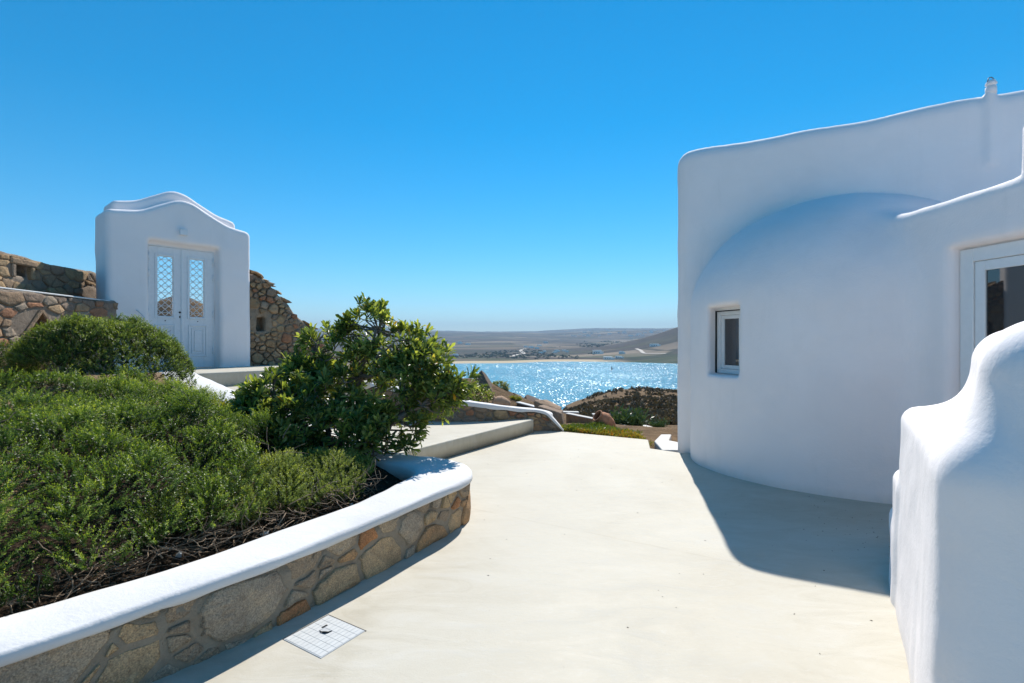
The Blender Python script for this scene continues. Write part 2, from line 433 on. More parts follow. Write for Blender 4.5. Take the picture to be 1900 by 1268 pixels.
def m_terrain():
    m, n, l, p = mat('dry_hillside'); v = wpos(n, l)
    g = n.new('ShaderNodeNewGeometry'); s = n.new('ShaderNodeSeparateXYZ'); l.new(g.outputs['Position'], s.inputs[0])
    # near ground: dry earth
    a = nnoise(n, l, v, .25, 6, .7); f = nnoise(n, l, v, 2.5, 6, .75)
    near = ramp(n, l, math_n(n, l, 'ADD', math_n(n, l, 'MULTIPLY', a, .4), math_n(n, l, 'MULTIPLY', f, .6)),
                [(.35, (.09, .062, .04)), (.52, (.20, .135, .08)), (.68, (.29, .205, .125))])
    # far land: fields and phrygana
    st = wpos(n, l, (1, 3.2, 1))
    b = nnoise(n, l, st, .0032, 5, .6, .6); c = nnoise(n, l, st, .011, 6, .7, .3)
    vor = n.new('ShaderNodeTexVoronoi'); vor.inputs['Scale'].default_value = .0042; l.new(st, vor.inputs['Vector'])
    sep = n.new('ShaderNodeSeparateColor'); l.new(vor.outputs['Color'], sep.inputs[0])
    far = ramp(n, l, c, [(.32, (.045, .037, .032)), (.5, (.10, .073, .055)), (.68, (.16, .115, .08))])
    fld = ramp(n, l, sep.outputs[0], [(0, (.075, .06, .05)), (.35, (.13, .10, .072)), (.55, (.10, .11, .055)), (.70, (.23, .175, .12)), (.85, (.42, .33, .23))], 'CONSTANT')
    far = mixc(n, l, .62, far, fld)
    ve = n.new('ShaderNodeTexVoronoi'); ve.feature = 'DISTANCE_TO_EDGE'; ve.inputs['Scale'].default_value = .0042; l.new(st, ve.inputs['Vector'])
    far = mixc(n, l, ramp(n, l, ve.outputs['Distance'], [(.02, (.8, .8, .8)), (.06, (0, 0, 0))]), far, (.04, .045, .025))
    dh = n.new('ShaderNodeVectorMath'); dh.operation = 'DISTANCE'; l.new(g.outputs['Position'], dh.inputs[0]); dh.inputs[1].default_value = (760, 1480, 0)
    dk = n.new('ShaderNodeMapRange'); dk.inputs['From Min'].default_value = 620; dk.inputs['From Max'].default_value = 330; l.new(dh.outputs['Value'], dk.inputs['Value'])
    far = mixc(n, l, math_n(n, l, 'MULTIPLY', dk.outputs[0], .75), far, ramp(n, l, nnoise(n, l, st, .03, 5, .7), [(.35, (.03, .028, .022)), (.65, (.10, .075, .055))]))
    grn = ramp(n, l, math_n(n, l, 'ADD', b, math_n(n, l, 'MULTIPLY', c, .25)), [(.62, (0, 0, 0)), (.70, (.8, .8, .8))])
    low = n.new('ShaderNodeMapRange'); low.inputs['From Min'].default_value = -20; low.inputs['From Max'].default_value = -33
    l.new(s.outputs[2], low.inputs['Value'])
    far = mixc(n, l, math_n(n, l, 'MULTIPLY', grn, low.outputs[0]), far, (.05, .068, .028))
    ln = n.new('ShaderNodeVectorMath'); ln.operation = 'LENGTH'; l.new(g.outputs['Position'], ln.inputs[0])
    k = n.new('ShaderNodeMapRange'); k.inputs['From Min'].default_value = 400; k.inputs['From Max'].default_value = 900; l.new(ln.outputs['Value'], k.inputs['Value'])
    col = mixc(n, l, k.outputs[0], near, far)
    # sand of the beach: the low strip left of the rocky shore
    sd = n.new('ShaderNodeMapRange'); sd.inputs['From Min'].default_value = -36.6; sd.inputs['From Max'].default_value = -37.2; l.new(s.outputs[2], sd.inputs['Value'])
    rk = n.new('ShaderNodeMapRange'); rk.inputs['From Min'].default_value = 250; rk.inputs['From Max'].default_value = 170; l.new(s.outputs[0], rk.inputs['Value'])
    sand = math_n(n, l, 'MULTIPLY', math_n(n, l, 'MULTIPLY', sd.outputs[0], rk.outputs[0]), k.outputs[0])
    col = mixc(n, l, sand, col, (.56, .44, .28))
    l.new(col, p.inputs['Base Color']); p.inputs['Roughness'].default_value = 1; p.inputs['Specular IOR Level'].default_value = .05
    nb = bump(n, l, f, .25, .8); l.new(nb, p.inputs['Normal']); return m
M_TERRAIN = m_terrain()

def m_sea():
    m, n, l, p = mat('sea_water')
    big = nnoise(n, l, wpos(n, l, (1, .35, 1)), .012, 4, .6)
    l.new(ramp(n, l, big, [(.35, (.03, .20, .29)), (.65, (.08, .31, .39))]), p.inputs['Base Color'])
    p.inputs['Roughness'].default_value = .2; p.inputs['IOR'].default_value = 1.33; p.inputs['Specular IOR Level'].default_value = .5
    # wave slopes given straight as normals, so that the chop does not fade with distance
    def slope(vec, scale, det):
        t = n.new('ShaderNodeTexNoise'); t.inputs['Scale'].default_value = scale; t.inputs['Detail'].default_value = det; t.inputs['Roughness'].default_value = .6
        l.new(vec, t.inputs['Vector'])
        v = n.new('ShaderNodeVectorMath'); v.operation = 'SUBTRACT'; l.new(t.outputs['Color'], v.inputs[0]); v.inputs[1].default_value = (.5, .5, .5); return v.outputs[0]
    a = slope(wpos(n, l, (1, .12, 1), (0, 0, .12)), .8, 3); b = slope(wpos(n, l), .9, 2)
    gust = nnoise(n, l, wpos(n, l, (1, .2, 1), (0, 0, -.1)), .05, 3, .6)
    amp = ramp(n, l, gust, [(.3, (.55, .55, .55)), (.7, (1.5, 1.5, 1.5))])
    def vm(op, x, y):
        v = n.new('ShaderNodeVectorMath'); v.operation = op
        for sck, q in ((v.inputs[0], x), (v.inputs[1], y)):
            if hasattr(q, 'links'): l.new(q, sck)
            else: sck.default_value = q
        return v.outputs[0]
    sl = vm('ADD', vm('MULTIPLY', a, (2.2, 2.2, 0)), vm('MULTIPLY', b, (1.2, 1.2, 0)))
    sl = vm('MULTIPLY', sl, amp)
    nv = vm('NORMALIZE', vm('ADD', sl, (0, 0, 1)), (0, 0, 0))
    l.new(nv, p.inputs['Normal']); return m
M_SEA = m_sea()
M_FOAM = m_flat('house_white', (.88, .84, .77), .8, var=.05, nscale=.2)

# ------------------------------------------------------------------ terrain, sea
def sstep(a, b, x):
    t = np.clip((np.asarray(x, float)-a)/(b-a), 0, 1); return t*t*(3-2*t)
def terrain_z(x, y):
    x = np.asarray(x, float); y = np.asarray(y, float)
    r = np.hypot(x, y); a = x/np.maximum(y, 3.0)
    a = np.where(y < 3, np.sign(x)*9, a)
    # near plateau and front slope
    gy = np.interp(y, [8, 8.6, 9.3, 10, 11, 12, 16, 22], [-.30, -.13, -.10, -.18, -.36, -.56, -1.05, -1.75])
    crest = np.interp(a, [-.2, .06, .105, .137, .17, .20, .25, .32, .6], [.30, .24, .128, .116, .105, .0975, .093, .094, .11])
    zc = EYE-100*crest
    tt = np.clip((y-22)/78, 0, 1)
    head = -1.75+(zc+1.75)*tt**.92
    after = zc-np.maximum(y-100, 0)*.75
    z = np.where(y < 22, gy, np.where(y < 100, head, after))
    # around and behind the house
    back = np.where(y < 8, -.30-sstep(16, 160, r)*45, z)
    z = np.where(y < 8, back, z)
    # higher ground on the left behind the gate
    up = sstep(-3.2, -6.5, x+.35*(y-9))*sstep(40, 16, r)*sstep(-2, 5, y+2)
    z = z+up*1.25
    z = z+2.4*np.exp(-((x+9.3)**2+(y-14.4)**2)/(2*1.25**2))
    z = z+1.35*np.exp(-(((x+1.5)/1.7)**2+((y-14.3)/1.5)**2)/2)
    nz = fbm(x*.35, y*.35, 0, 4, 3)*.12*sstep(8.6, 11, r)+fbm(x*.05, y*.05, 0, 4, 5)*.8*sstep(30, 80, r)
    z = z+nz
    z = np.maximum(z, -46)
    # far land across the bay
    az = x/np.maximum(y, 1)
    rc = 1035+40*vn(az*9, 0, 0, 8)+np.interp(az, [-.3, -.1, .05, .2, .4], [-170, -75, 25, 25, -40])
    far = np.interp(r-rc, [-60, 0, 45, 120, 450, 1000, 1800, 2900, 3300, 4000, 5200, 6100, 8500],
                    [-44, -40.3, -36.2, -34.5, -31, -17, 14, 74, 70, 78, 118, 128, 60])
    hn = fbm(x*.0011, y*.0011, 2.3, 5, 21)
    far = far+hn*np.interp(r, [1100, 1600, 2500, 5000], [.6, 5, 13, 20])
    far = far+125*np.exp(-(((x-720)/215)**2+((y-1480)/260)**2)/2)
    far = far+70*np.exp(-(((x+1900)/480)**2+((y-7000)/1200)**2)/2)
    far = far+45*np.exp(-(((x-1900)/1300)**2+((y-6000)/800)**2)/2)
    land = y > 350
    return np.where(land, np.maximum(far, -46), z)
def terrain_hit(px, py, r0=1000, r1=6500, n=3000):
    Y = np.geomspace(r0, r1, n); X = (px-950)/950*Y
    zl = EYE-(py-634)/950*Y; zt = terrain_z(X, Y)
    k = np.nonzero(zt >= zl)[0]
    i = k[0] if len(k) else n//2
    return np.array([X[i], Y[i], zt[i]])

def build_terrain():
    az = np.concatenate([np.arange(-180, -48, 3.0), np.arange(-48, 48, .3), np.arange(48, 180.01, 3.0)])
    rr = np.concatenate([[0.5, 3, 5.5], np.geomspace(7, 40, 70), np.geomspace(41.5, 300, 45), np.geomspace(330, 950, 8), np.geomspace(985, 9000, 130)])
    A, R = np.meshgrid(np.radians(az), rr, indexing='ij')
    X = R*np.sin(A); Y = R*np.cos(A); Z = terrain_z(X, Y)
    V = np.stack([X, Y, Z], -1).reshape(-1, 3); n, m = A.shape
    i = np.arange(n-1)[:, None]*m; j = np.arange(m-1)[None]
    Q = np.stack([i+j, i+j+1, i+m+j+1, i+m+j], -1).reshape(-1, 4)[:, ::-1]
    o = mesh_np('hillside_terrain', V, Q, M_TERRAIN, None, True)
    tag(o, 'dry brown hillside and far hills around the bay', 'hill', kind='structure')
build_terrain()
def build_sea():
    n = 96; a = np.linspace(0, 2*np.pi, n, endpoint=False)
    V = np.vstack([[[0, 0, -40]], np.stack([9200*np.cos(a), 9200*np.sin(a), np.full(n, -40.0)], 1)])
    F = np.stack([np.zeros(n, int), np.arange(1, n+1), np.arange(1, n+1) % n+1], 1)
    o = mesh_np('sea', V, F, M_SEA); tag(o, 'glittering blue bay water below the terrace', 'sea', kind='structure')
build_sea()

# ------------------------------------------------------------------ terrace, platforms
def prism(name, poly, z0, z1, mat_, r=.02, parent=None, seg=3):
    bm = bmesh.new()
    vs_ = [bm.verts.new((p[0], p[1], z0)) for p in poly]
    f = bm.faces.new(vs_); bm.normal_update()
    if f.normal.z < 0: f.normal_flip()
    res = bmesh.ops.extrude_face_region(bm, geom=[f])
    top = [g for g in res['geom'] if isinstance(g, bmesh.types.BMVert)]
    for v in top: v.co.z = z1
    bm.edges.ensure_lookup_table()
    if r:
        ed = [e for e in bm.edges if sum(abs(v.co.z-z1) < 1e-5 for v in e.verts) == 2 or (abs(e.verts[0].co.z-e.verts[1].co.z) > .01)]
        bmesh.ops.bevel(bm, geom=ed, offset=r, segments=seg, affect='EDGES', profile=.5)
    o = mesh_bm(name, bm, mat_, parent, True)
    o.modifiers.new('wn', 'WEIGHTED_NORMAL').keep_sharp = True
    return o
E0, E1 = G(1046, 801), G(1203, 816)
N0, N1 = G(1207, 832), G(1262, 840)
terr = prism('terrace', [(-7, -6), (9, -6), (9, 7.0), (2.9, 7.42), (N1[0], N1[1]), (N0[0], N0[1]), (E1[0], E1[1]), (E0[0], E0[1]), (.25, 9.6), (-7, 9.6)], -.34, 0, M_TERRACE, .02)
tag(terr, 'smooth pale beige cement terrace floor', 'terrace', kind='structure')

# gate local frame: origin at its front left corner
GO = np.array([-6.74, 8.6]); GE = np.array([.643, .766]); GB = np.array([-.766, .643])
def gate_pt(s, b, z): return np.array([*(GO+GE*s+GB*b), z])
ZG = 1.10
CA, CB = G(790, 862), G(990, 803)       # foot of the low kerb step
d_ = (CB-CA)[:2]; d_ /= np.linalg.norm(d_)
c0 = CB[:2]-d_*6.0
pl1 = prism('step_platform', [tuple(c0), tuple(CB[:2]), tuple(CB[:2]+np.array([-.02, .55])), (-3, 10.6), (-6, 9.8)], -.05, .235, M_TERRACE, .025)
tag(pl1, 'low pale cement step platform with rounded front edge', 'step', kind='structure')
def off_line(off):
    nrm = np.array([-d_[1], d_[0]]); q = CB[:2]+nrm*off; return [tuple(q-d_*6), tuple(q+d_*1.3), tuple(q+d_*1.3+nrm*6), tuple(q-d_*6+nrm*6)]
R0, R1 = G(394, 719.5, .85), G(524, 710.5, .85)
gd = (R1-R0)[:2]; gd /= np.linalg.norm(gd); gn = np.array([-gd[1], gd[0]])
for z, off in ((.54, .95), (.85, .50)):
    q = R0[:2]-gn*off*1.9
    o = prism('step_platform', [tuple(q-gd*2.2), tuple(q+gd*3.6), tuple(q+gd*3.6+gn*2.6), tuple(q-gd*2.2+gn*3)], .1, z, M_TERRACE, .025)
    tag(o, 'pale cement stair tread climbing to the gate', 'step', kind='structure')
q = R0[:2]
o = prism('gate_landing', [tuple(q-gd*1.2), tuple(q+gd*2.6), tuple(q+gd*2.6+gn*4), tuple(q-gd*1.2+gn*4)], .2, ZG, M_TERRACE, .03)
tag(o, 'pale cement landing in front of the white gate', 'landing', kind='structure')

# ------------------------------------------------------------------ white house
WO = np.array([2.38, 7.45]); WT = np.array([.875, -.484]); WT /= np.linalg.norm(WT); WN = np.array([WT[1], -WT[0]])  # WN toward camera
def house_td(x, y):
    dx, dy = x-WO[0], y-WO[1]
    return dx*WT[0]+dy*WT[1], dx*WN[0]+dy*WN[1]
def wall_pt(t, d, z): return np.array([*(WO+WT*t+WN*d), z])
# window in the apse
WA = np.array([.348, -.937]); WI = np.array([.937, .348]); WC = np.array([2.722, 6.36])
WZ0, WZ1 = 1.19, 2.03
# glazed door wall
DA = np.array([.115, -.9934]); DI = np.array([.9934, .115]); DO = np.array([3.93, 4.95])  # DA runs to the camera, DI into the wall
def house_sdf(x, y, z):
    t, d = house_td(x, y)
    top = 4.36+.02*t+.012*np.sin(t*2.1+.6)+.012*np.sin(t*4.7)
    main = rbox(t+.0*z, d, z-top+4.4, (.0, -4.4, -.6), (7.2, .0, 4.4), .19)
    tt = (t-2.03)/1.80; zz = np.maximum(z-2.0, 0)/1.41
    dd = d/1.47
    q = np.sqrt(tt**2+dd**2+zz**2)
    apse = (q-1)*1.45
    apse = np.maximum(apse, -.4-z)
    du, dv = (x-DO[0])*DA[0]+(y-DO[1])*DA[1], (x-DO[0])*DI[0]+(y-DO[1])*DI[1]
    blk = rbox(du, dv, z-.03*np.sin(du*1.7), (-3.0, 0, -.5), (2.6, 4.5, 2.9), .10)
    up = rbox(du, dv, z, (.82, .02, 2.2), (2.6, 2.6, 3.42), .14)
    blk = smin(blk, up, .03)
    low = smin(apse, blk, .18)
    f = smin(main, low, .06)
    # glazed door recess
    rec = rbox(du, dv, z, (.30, -.6, -.3), (1.88, .13, 2.45), .03)
    f = smax(f, -rec, .05)
    # small window recess
    wu, wv = (x-WC[0])*WA[0]+(y-WC[1])*WA[1], (x-WC[0])*WI[0]+(y-WC[1])*WI[1]
    wr = rbox(wu+np.minimum(wv, 0)*.45, wv, z, (-.25, -.6, WZ0), (.245, .02, WZ1), .02)
    f = smax(f, -wr, .035)
    # little vent rib on the parapet
    rib = np.sqrt((t-3.46)**2+(d+.02)**2)-(.066-.012*np.clip(z-3.4, 0, 1.2))
    rib = smax(rib, np.abs(z-4.02)-.44, .05)
    f = smin(f, rib, .06)
    return band(f, lambda a, b, c: .012*vn(a*1.1, b*1.1, c*1.1, 31)+.007*vn(a*3, b*3, c*3, 32)+.0025*vn(a*9, b*9, c*9, 33), x, y, z)
V, Q = surface_nets(house_sdf, (2.0, -.2+1.2, -.45), (10.4, 12.3, 4.75), .045, 2)
house = empty('house', (WO[0], WO[1], 0), 'white rounded plaster house with curved apse wall beside the terrace', 'house')
ho = np.array([WO[0], WO[1], 0])
def at(o, parent_loc):
    o.location = Vector(o.location)-Vector(parent_loc); return o
at(mesh_np('wall', V, Q, M_PLASTER, house, True), ho)

def frame_M(origin, ax, ay, az=(0, 0, 1)):
    return Matrix((Vector((ax[0], ay[0], az[0], origin[0])), Vector((ax[1], ay[1], az[1], origin[1])), Vector((ax[2], ay[2], az[2], origin[2])), Vector((0, 0, 0, 1))))
def rect_frame(name, x0, x1, z0, z1, w, y0, y1, mat_, parent, M, r=.004):
    bm = bmesh.new()
    for lo, hi in (((x0, y0, z0), (x0+w, y1, z1)), ((x1-w, y0, z0), (x1, y1, z1)), ((x0+w, y0+.0005, z1-w), (x1-w, y1-.0005, z1)), ((x0+w, y0+.0005, z0), (x1-w, y1-.0005, z0+w))):
        b2 = bmesh.new(); Vb, Fb = box_geo(lo, hi); vs_ = [b2.verts.new(v) for v in Vb]
        for f in Fb: b2.faces.new([vs_[i] for i in f])
        if r: bmesh.ops.bevel(b2, geom=b2.edges[:], offset=min(r, w*.2), segments=1, affect='EDGES')
        me = bpy.data.meshes.new('t'); b2.to_mesh(me); b2.free(); bm.from_mesh(me); bpy.data.meshes.remove(me)
    bm.transform(M); return mesh_bm(name, bm, mat_, parent)
# small window: x along WA, y into the wall
hl = Matrix.Translation(-Vector(ho))
MW = hl @ frame_M((WC[0], WC[1], 0), (WA[0], WA[1], 0), (WI[0], WI[1], 0))
z0, z1 = WZ0+.012, WZ1-.045
win = rect_frame('window', -.212, .236, z0, z1, .055, -.03, .03, M_PVC, house, MW)
tag(win, 'small white framed window in the curved wall')
rect_frame('sash', -.155, .179, z0+.057, z1-.057, .045, -.012, .028, M_PVC, win, MW)
bevel_box('pane', (-.112, .008, z0+.1), (.136, .014, z1-.1), M_GLASS, win, 0, 1, MW)
bevel_box('shutter_box', (-.225, -.045, z1+.001), (.238, .02, WZ1+.005), M_PVC, win, .004, 1, MW)
bevel_box('shutter_rail', (-.232, -.05, WZ0+.004), (-.214, -.02, z1+.02), M_BLACK, win, .003, 1, MW)
bevel_box('shutter_seal', (-.212, -.048, z1-.008), (.236, -.031, z1+.004), M_BLACK, win, 0, 1, MW)
bevel_box('shutter_clip', (.205, -.052, z1+.025), (.236, -.046, z1+.034), M_BLACK, win, 0, 1, MW)
bevel_box('shutter_clip', (-.24, -.052, z1+.025), (-.21, -.046, z1+.034), M_BLACK, win, 0, 1, MW)
# glazed door
MD = hl @ frame_M((DO[0], DO[1], 0), (DA[0], DA[1], 0), (DI[0], DI[1], 0))
dr = rect_frame('glazed_door', .33, 1.85, .02, 2.42, .115, .085, .15, M_PVC, house, MD)
tag(dr, 'white framed glass door at the end of the house')
for a, b in ((.45, 1.085), (1.095, 1.73)):
    sa = rect_frame('door_sash', a, b, .14, 2.302, .085, .098, .145, M_PVC, dr, MD)
    bevel_box('pane', (a+.086, .115, .226), (b-.086, .122, 2.216), M_GLASS, sa, 0, 1, MD)
# vent cap
vp = wall_pt(3.46, -.02, 0)-ho
cap = lathe('vent_cap', [(.0, 4.40), (.052, 4.40), (.052, 4.475), (.042, 4.48), (.042, 4.50), (.054, 4.505), (.054, 4.515), (.035, 4.55), (0, 4.56)], M_PLASTER, house, 14, Matrix.Translation(Vector(vp)), .006)
hk = tubes('vent_wire', [(np.array([[-.045, 0, 4.515], [-.025, 0, 4.58], [.0, 0, 4.59], [.025, 0, 4.58], [.045, 0, 4.515]])+vp, .006)], M_DARKIRON, cap, 5)

# ------------------------------------------------------------------ stair parapet at the right
PF, PB = np.array([1.43, 1.70]), np.array([2.43, 3.23])
PE = (PB-PF)/np.linalg.norm(PB-PF); PN = np.array([PE[1], -PE[0]])   # PN to the right
PL = np.linalg.norm(PB-PF)
def parapet_sdf(x, y, z):
    u = (x-PF[0])*PE[0]+(y-PF[1])*PE[1]; w = (x-PF[0])*PN[0]+(y-PF[1])*PN[1]
    bat = .03*(z-.6)                      # slight batter
    low = rbox(u, w-bat, z, (.0, .0, -.3), (PL, 2.6, 1.20), .085)
    ws = .10+.25*np.clip(u/PL, 0, 1)      # where the high part starts
    high = rbox(u, w-ws, z, (.0, .0, -.3), (PL+.02, 2.6, 1.675), .19)
    f = smin(low, high, .30)
    st2 = rbox(u, w-.02*z, z, (PL-.2, -.02, -.3), (PL+.30, 2.4, .76), .08)
    st3 = rbox(u, w-.02*z, z, (PL-.2, -.015, -.3), (PL+.62, 2.4, .46), .11)
    f = smin(f, st2, .05); f = smin(f, st3, .05)
    return band(f, lambda a, b, c: .010*vn(a*2.2, b*2.2, c*2.2, 41)+.004*vn(a*7, b*7, c*7, 42), x, y, z)
V, Q = surface_nets(parapet_sdf, (1.2, -.6, -.25), (5.2, 4.2, 1.98), .03, 2)
par = mesh_np('parapet', V, Q, M_PLASTER, None, True, origin=(2.0, 2.4, 0))
tag(par, 'white rounded stair parapet swelling upward at the right edge', 'parapet')

# ------------------------------------------------------------------ gate
def gate_loc(x, y):
    dx, dy = x-GO[0], y-GO[1]; return dx*GE[0]+dy*GE[1], dx*GB[0]+dy*GB[1]
GT = catmull([(-.3, 3.80), (0, 3.80), (.25, 3.83), (.5, 3.89), (.75, 4.03), (1.03, 4.17), (1.25, 4.15), (1.5, 4.02), (1.8, 3.87), (2.0, 3.81), (2.2, 3.77), (2.5, 3.73)], 200)
def gate_top(s): return np.interp(s, GT[:, 0], GT[:, 1])
def gate_sdf(x, y, z):
    s, b = gate_loc(x, y)
    tp = gate_top(s)
    front = rbox(s, b-.02*(z-2), z-tp+4, (-.06, .0, .5), (2.29, .80, 4.05), .09)
    bk = rbox(s, b, z-tp+4, (.10, .45, .5), (2.17, 1.05, 4.28), .08)
    f = smin(front, bk, .05)
    opening = rbox(s, b, z, (.56, -1, .2), (1.65, 2, 3.335), .02)
    f = smax(f, -opening, .03)
    f = smax(f, -rbox(s, b, z, (.30, .26, .2), (1.95, 2, 3.5), .03), .03)
    flare = rbox(s, b, z, (.555, -.7, .2), (1.70, .16, 3.40), .04)
    f = smax(f, -flare, .08)
    return band(f, lambda a, b, c: .012*vn(a*1.8, b*1.8, c*1.8, 51)+.005*vn(a*5, b*5, c*5, 52), x, y, z)
V, Q = surface_nets(gate_sdf, (-7.9, 8.2, .8), (-4.6, 11.2, 4.6), .04, 2)
go = gate_pt(1.1, .3, ZG)
gate = empty('gateway', tuple(go), 'white plaster gateway with wavy top and lattice double door', 'gateway')
at(mesh_np('wall', V, Q, M_PLASTER, gate, True), go)
MG = Matrix.Translation(-Vector(go)) @ frame_M((GO[0], GO[1], 0), (GE[0], GE[1], 0), (GB[0], GB[1], 0))
D0, D1, DZ0, DZ1 = .572, 1.638, ZG+.012, 3.322
dmid = (D0+D1)/2; yb0, yb1 = .175, .22
rect_frame('door_frame', D0-.02, D1+.02, DZ0-.4, DZ1+.03, .022, yb0+.005, yb1+.05, M_PAINT, gate, MG, .002)
for li, (a, b) in enumerate(((D0+.004, dmid-.004), (dmid+.004, D1-.004))):
    w = b-a; wx0, wx1 = a+w*.27, b-w*.27; wz0, wz1 = DZ0+.955, DZ1-.17
    if li == 1: wx0, wx1 = a+w*.24, b-w*.30
    bm = bmesh.new()
    def addb(lo, hi, bv=.003):
        b2 = bmesh.new(); Vb, Fb = box_geo(lo, hi); q_ = [b2.verts.new(v) for v in Vb]
        for f in Fb: b2.faces.new([q_[i] for i in f])
        if bv: bmesh.ops.bevel(b2, geom=b2.edges[:], offset=bv, segments=1, affect='EDGES')
        me = bpy.data.meshes.new('t'); b2.to_mesh(me); b2.free(); bm.from_mesh(me); bpy.data.meshes.remove(me)
    addb((a, yb0, DZ0), (wx0, yb1, DZ1)); addb((wx1, yb0, DZ0), (b, yb1, DZ1))
    addb((wx0, yb0+.0006, wz1), (wx1, yb1-.0006, DZ1)); addb((wx0, yb0+.0006, DZ0), (wx1, yb1-.0006, wz0))
    bm.transform(MG); leaf = mesh_bm('door_leaf', bm, M_PAINT, gate)
    # raised mouldings round the opening and the lower panel
    rect_frame('window_moulding', wx0-.045, wx1+.045, wz0-.045, wz1+.045, .04, yb0-.014, yb0+.002, M_PAINT, leaf, MG, .006)
    px0, px1, pz0, pz1 = a+.10, b-.10, DZ0+.20, DZ0+.80
    rect_frame('panel_moulding', px0, px1, pz0, pz1, .028, yb0-.016, yb0+.002, M_PAINT, leaf, MG, .006)
    rect_frame('panel_moulding', px0+.055, px1-.055, pz0+.055, pz1-.055, .02, yb0-.012, yb0+.002, M_PAINT, leaf, MG, .005)
    bevel_box('panel_field', (px0+.10, yb0-.012, pz0+.10), (px1-.10, yb0+.002, pz1-.10), M_PAINT, leaf, .009, 2, MG)
    # iron lattice
    ww = wx1-wx0; hh = wz1-wz0; cell = ww/2; nz_ = int(round(hh/cell)); cz = hh/nz_; yc = .19
    for k in range(nz_):
        for cx in (0, 1):
            for dr_ in (1, -1):
                p0 = [wx0+cx*cell, yc+.004*dr_, wz0+(k if dr_ > 0 else k+1)*cz]; p1 = [wx0+(cx+1)*cell, yc+.004*dr_, wz0+(k+1 if dr_ > 0 else k)*cz]
                mid = [(p0[0]+p1[0])/2, yc+.004*dr_, (p0[2]+p1[2])/2]
                o = tubes('lattice_bar', [(np.array([list(MG@Vector(p)) for p in (p0, mid, p1)]), .0065)], M_IRON, leaf, 5)
        zb = wz0+(k+.5)*cz
        tubes('lattice_bar', [(np.array([list(MG@Vector(p)) for p in ((wx0, yc+.012, zb), (wx0+ww*.5, yc+.012, zb+.004), (wx1, yc+.012, zb))]), .0045)], M_IRON, leaf, 5)
    for hz in (DZ0+.25, DZ0+.95, DZ1-.55, DZ1-.25):
        hx = a+.004 if li == 0 else b-.004
        tubes('hinge', [(np.array([list(MG@Vector((hx, yb0-.008, hz+q_))) for q_ in (0, .06, .13)]), .011)], M_PAINT, leaf, 8)
    lathe('stud', [(0, .012), (.009, .009), (.011, 0)], M_DARKIRON, leaf, 8, MG@Matrix.Translation((a+w*.5, yb0-.001, DZ0+.87))@Matrix.Rotation(math.pi/2, 4, 'X'))
    for sz in (wz0+.08, wz1-.1):
        bevel_box('catch', ((a+.11 if li == 0 else b-.13), yb0-.012, sz), ((a+.118 if li == 0 else b-.122), yb0+.001, sz+.045), M_IRON, leaf, .002, 1, MG)
    if li == 0:
        lathe('lock', [(0, .012), (.016, .01), (.018, 0)], M_BLACK, leaf, 10, MG@Matrix.Translation((b-.03, yb0-.001, DZ0+1.03))@Matrix.Rotation(math.pi/2, 4, 'X'))
        bevel_box('keyhole', (b-.04, yb0-.006, DZ0+.925), (b-.02, yb0+.001, DZ0+.965), M_BLACK, leaf, .004, 2, MG)
    if li == 1: bevel_box('closing_strip', (a-.02, yb0-.016, DZ0+.002), (a+.014, yb0-.001, DZ1-.002), M_PAINT, leaf, .004, 1, MG)
bevel_box('door_lamp', (1.015, -.045, 3.555), (1.135, .02, 3.665), M_PAINT, gate, .008, 2, MG)
tubes('door_hook', [(np.array([list(MG@Vector(p)) for p in ((.36, .01, 2.14), (.36, -.03, 2.14), (.40, -.04, 2.10), (.47, -.04, 2.02), (.47, -.04, 1.98), (.455, -.04, 1.975))]), .009)], M_IRON, gate, 6)

# ------------------------------------------------------------------ stone laying
def power_cells(seeds, wts, L, H):
    cells = []; SS = np.array(seeds)
    for i, (s, w) in enumerate(zip(seeds, wts)):
        dn = ((SS-s)**2).sum(1); near = np.argsort(dn)[1:26]
        poly = [np.array(p, float) for p in ((0, 0), (L, 0), (L, H), (0, H))]
        for j in near:
            s2, w2 = seeds[j], wts[j]
            nrm = s2-s
            c = ((s2@s2)-(s@s)+w-w2)/2
            out = []
            for k in range(len(poly)):
                a, b = poly[k], poly[(k+1) % len(poly)]
                da, db = a@nrm-c, b@nrm-c
                if da <= 0: out.append(a)
                if (da < 0) != (db < 0) and da != db: out.append(a+(b-a)*(da/(da-db)))
            poly = out
            if len(poly) < 3: break
        cells.append(np.array(poly) if len(poly) >= 3 else None)
    return cells
def poly_area(p): x, y = p[:, 0], p[:, 1]; return .5*abs(np.dot(x, np.roll(y, -1))-np.dot(y, np.roll(x, -1)))
def lay_seeds(L, H, smin_, smax_, rng, aspect=1.5, fixed=()):
    seeds, rad = [np.array(f[0], float) for f in fixed], [f[1] for f in fixed]
    tries = 0
    while tries < 2500:
        tries += 1
        r = smin_+(smax_-smin_)*rng.random()**2.0*(1-tries/2500*.7)
        p = np.array([rng.uniform(0, L), rng.uniform(0, H)])
        if seeds:
            dq = (np.array(seeds)-p)/np.array([aspect, 1])
            if np.any((dq**2).sum(1) <= ((r+np.array(rad))*.80)**2): continue
        seeds.append(p); rad.append(r)
    return seeds, rad
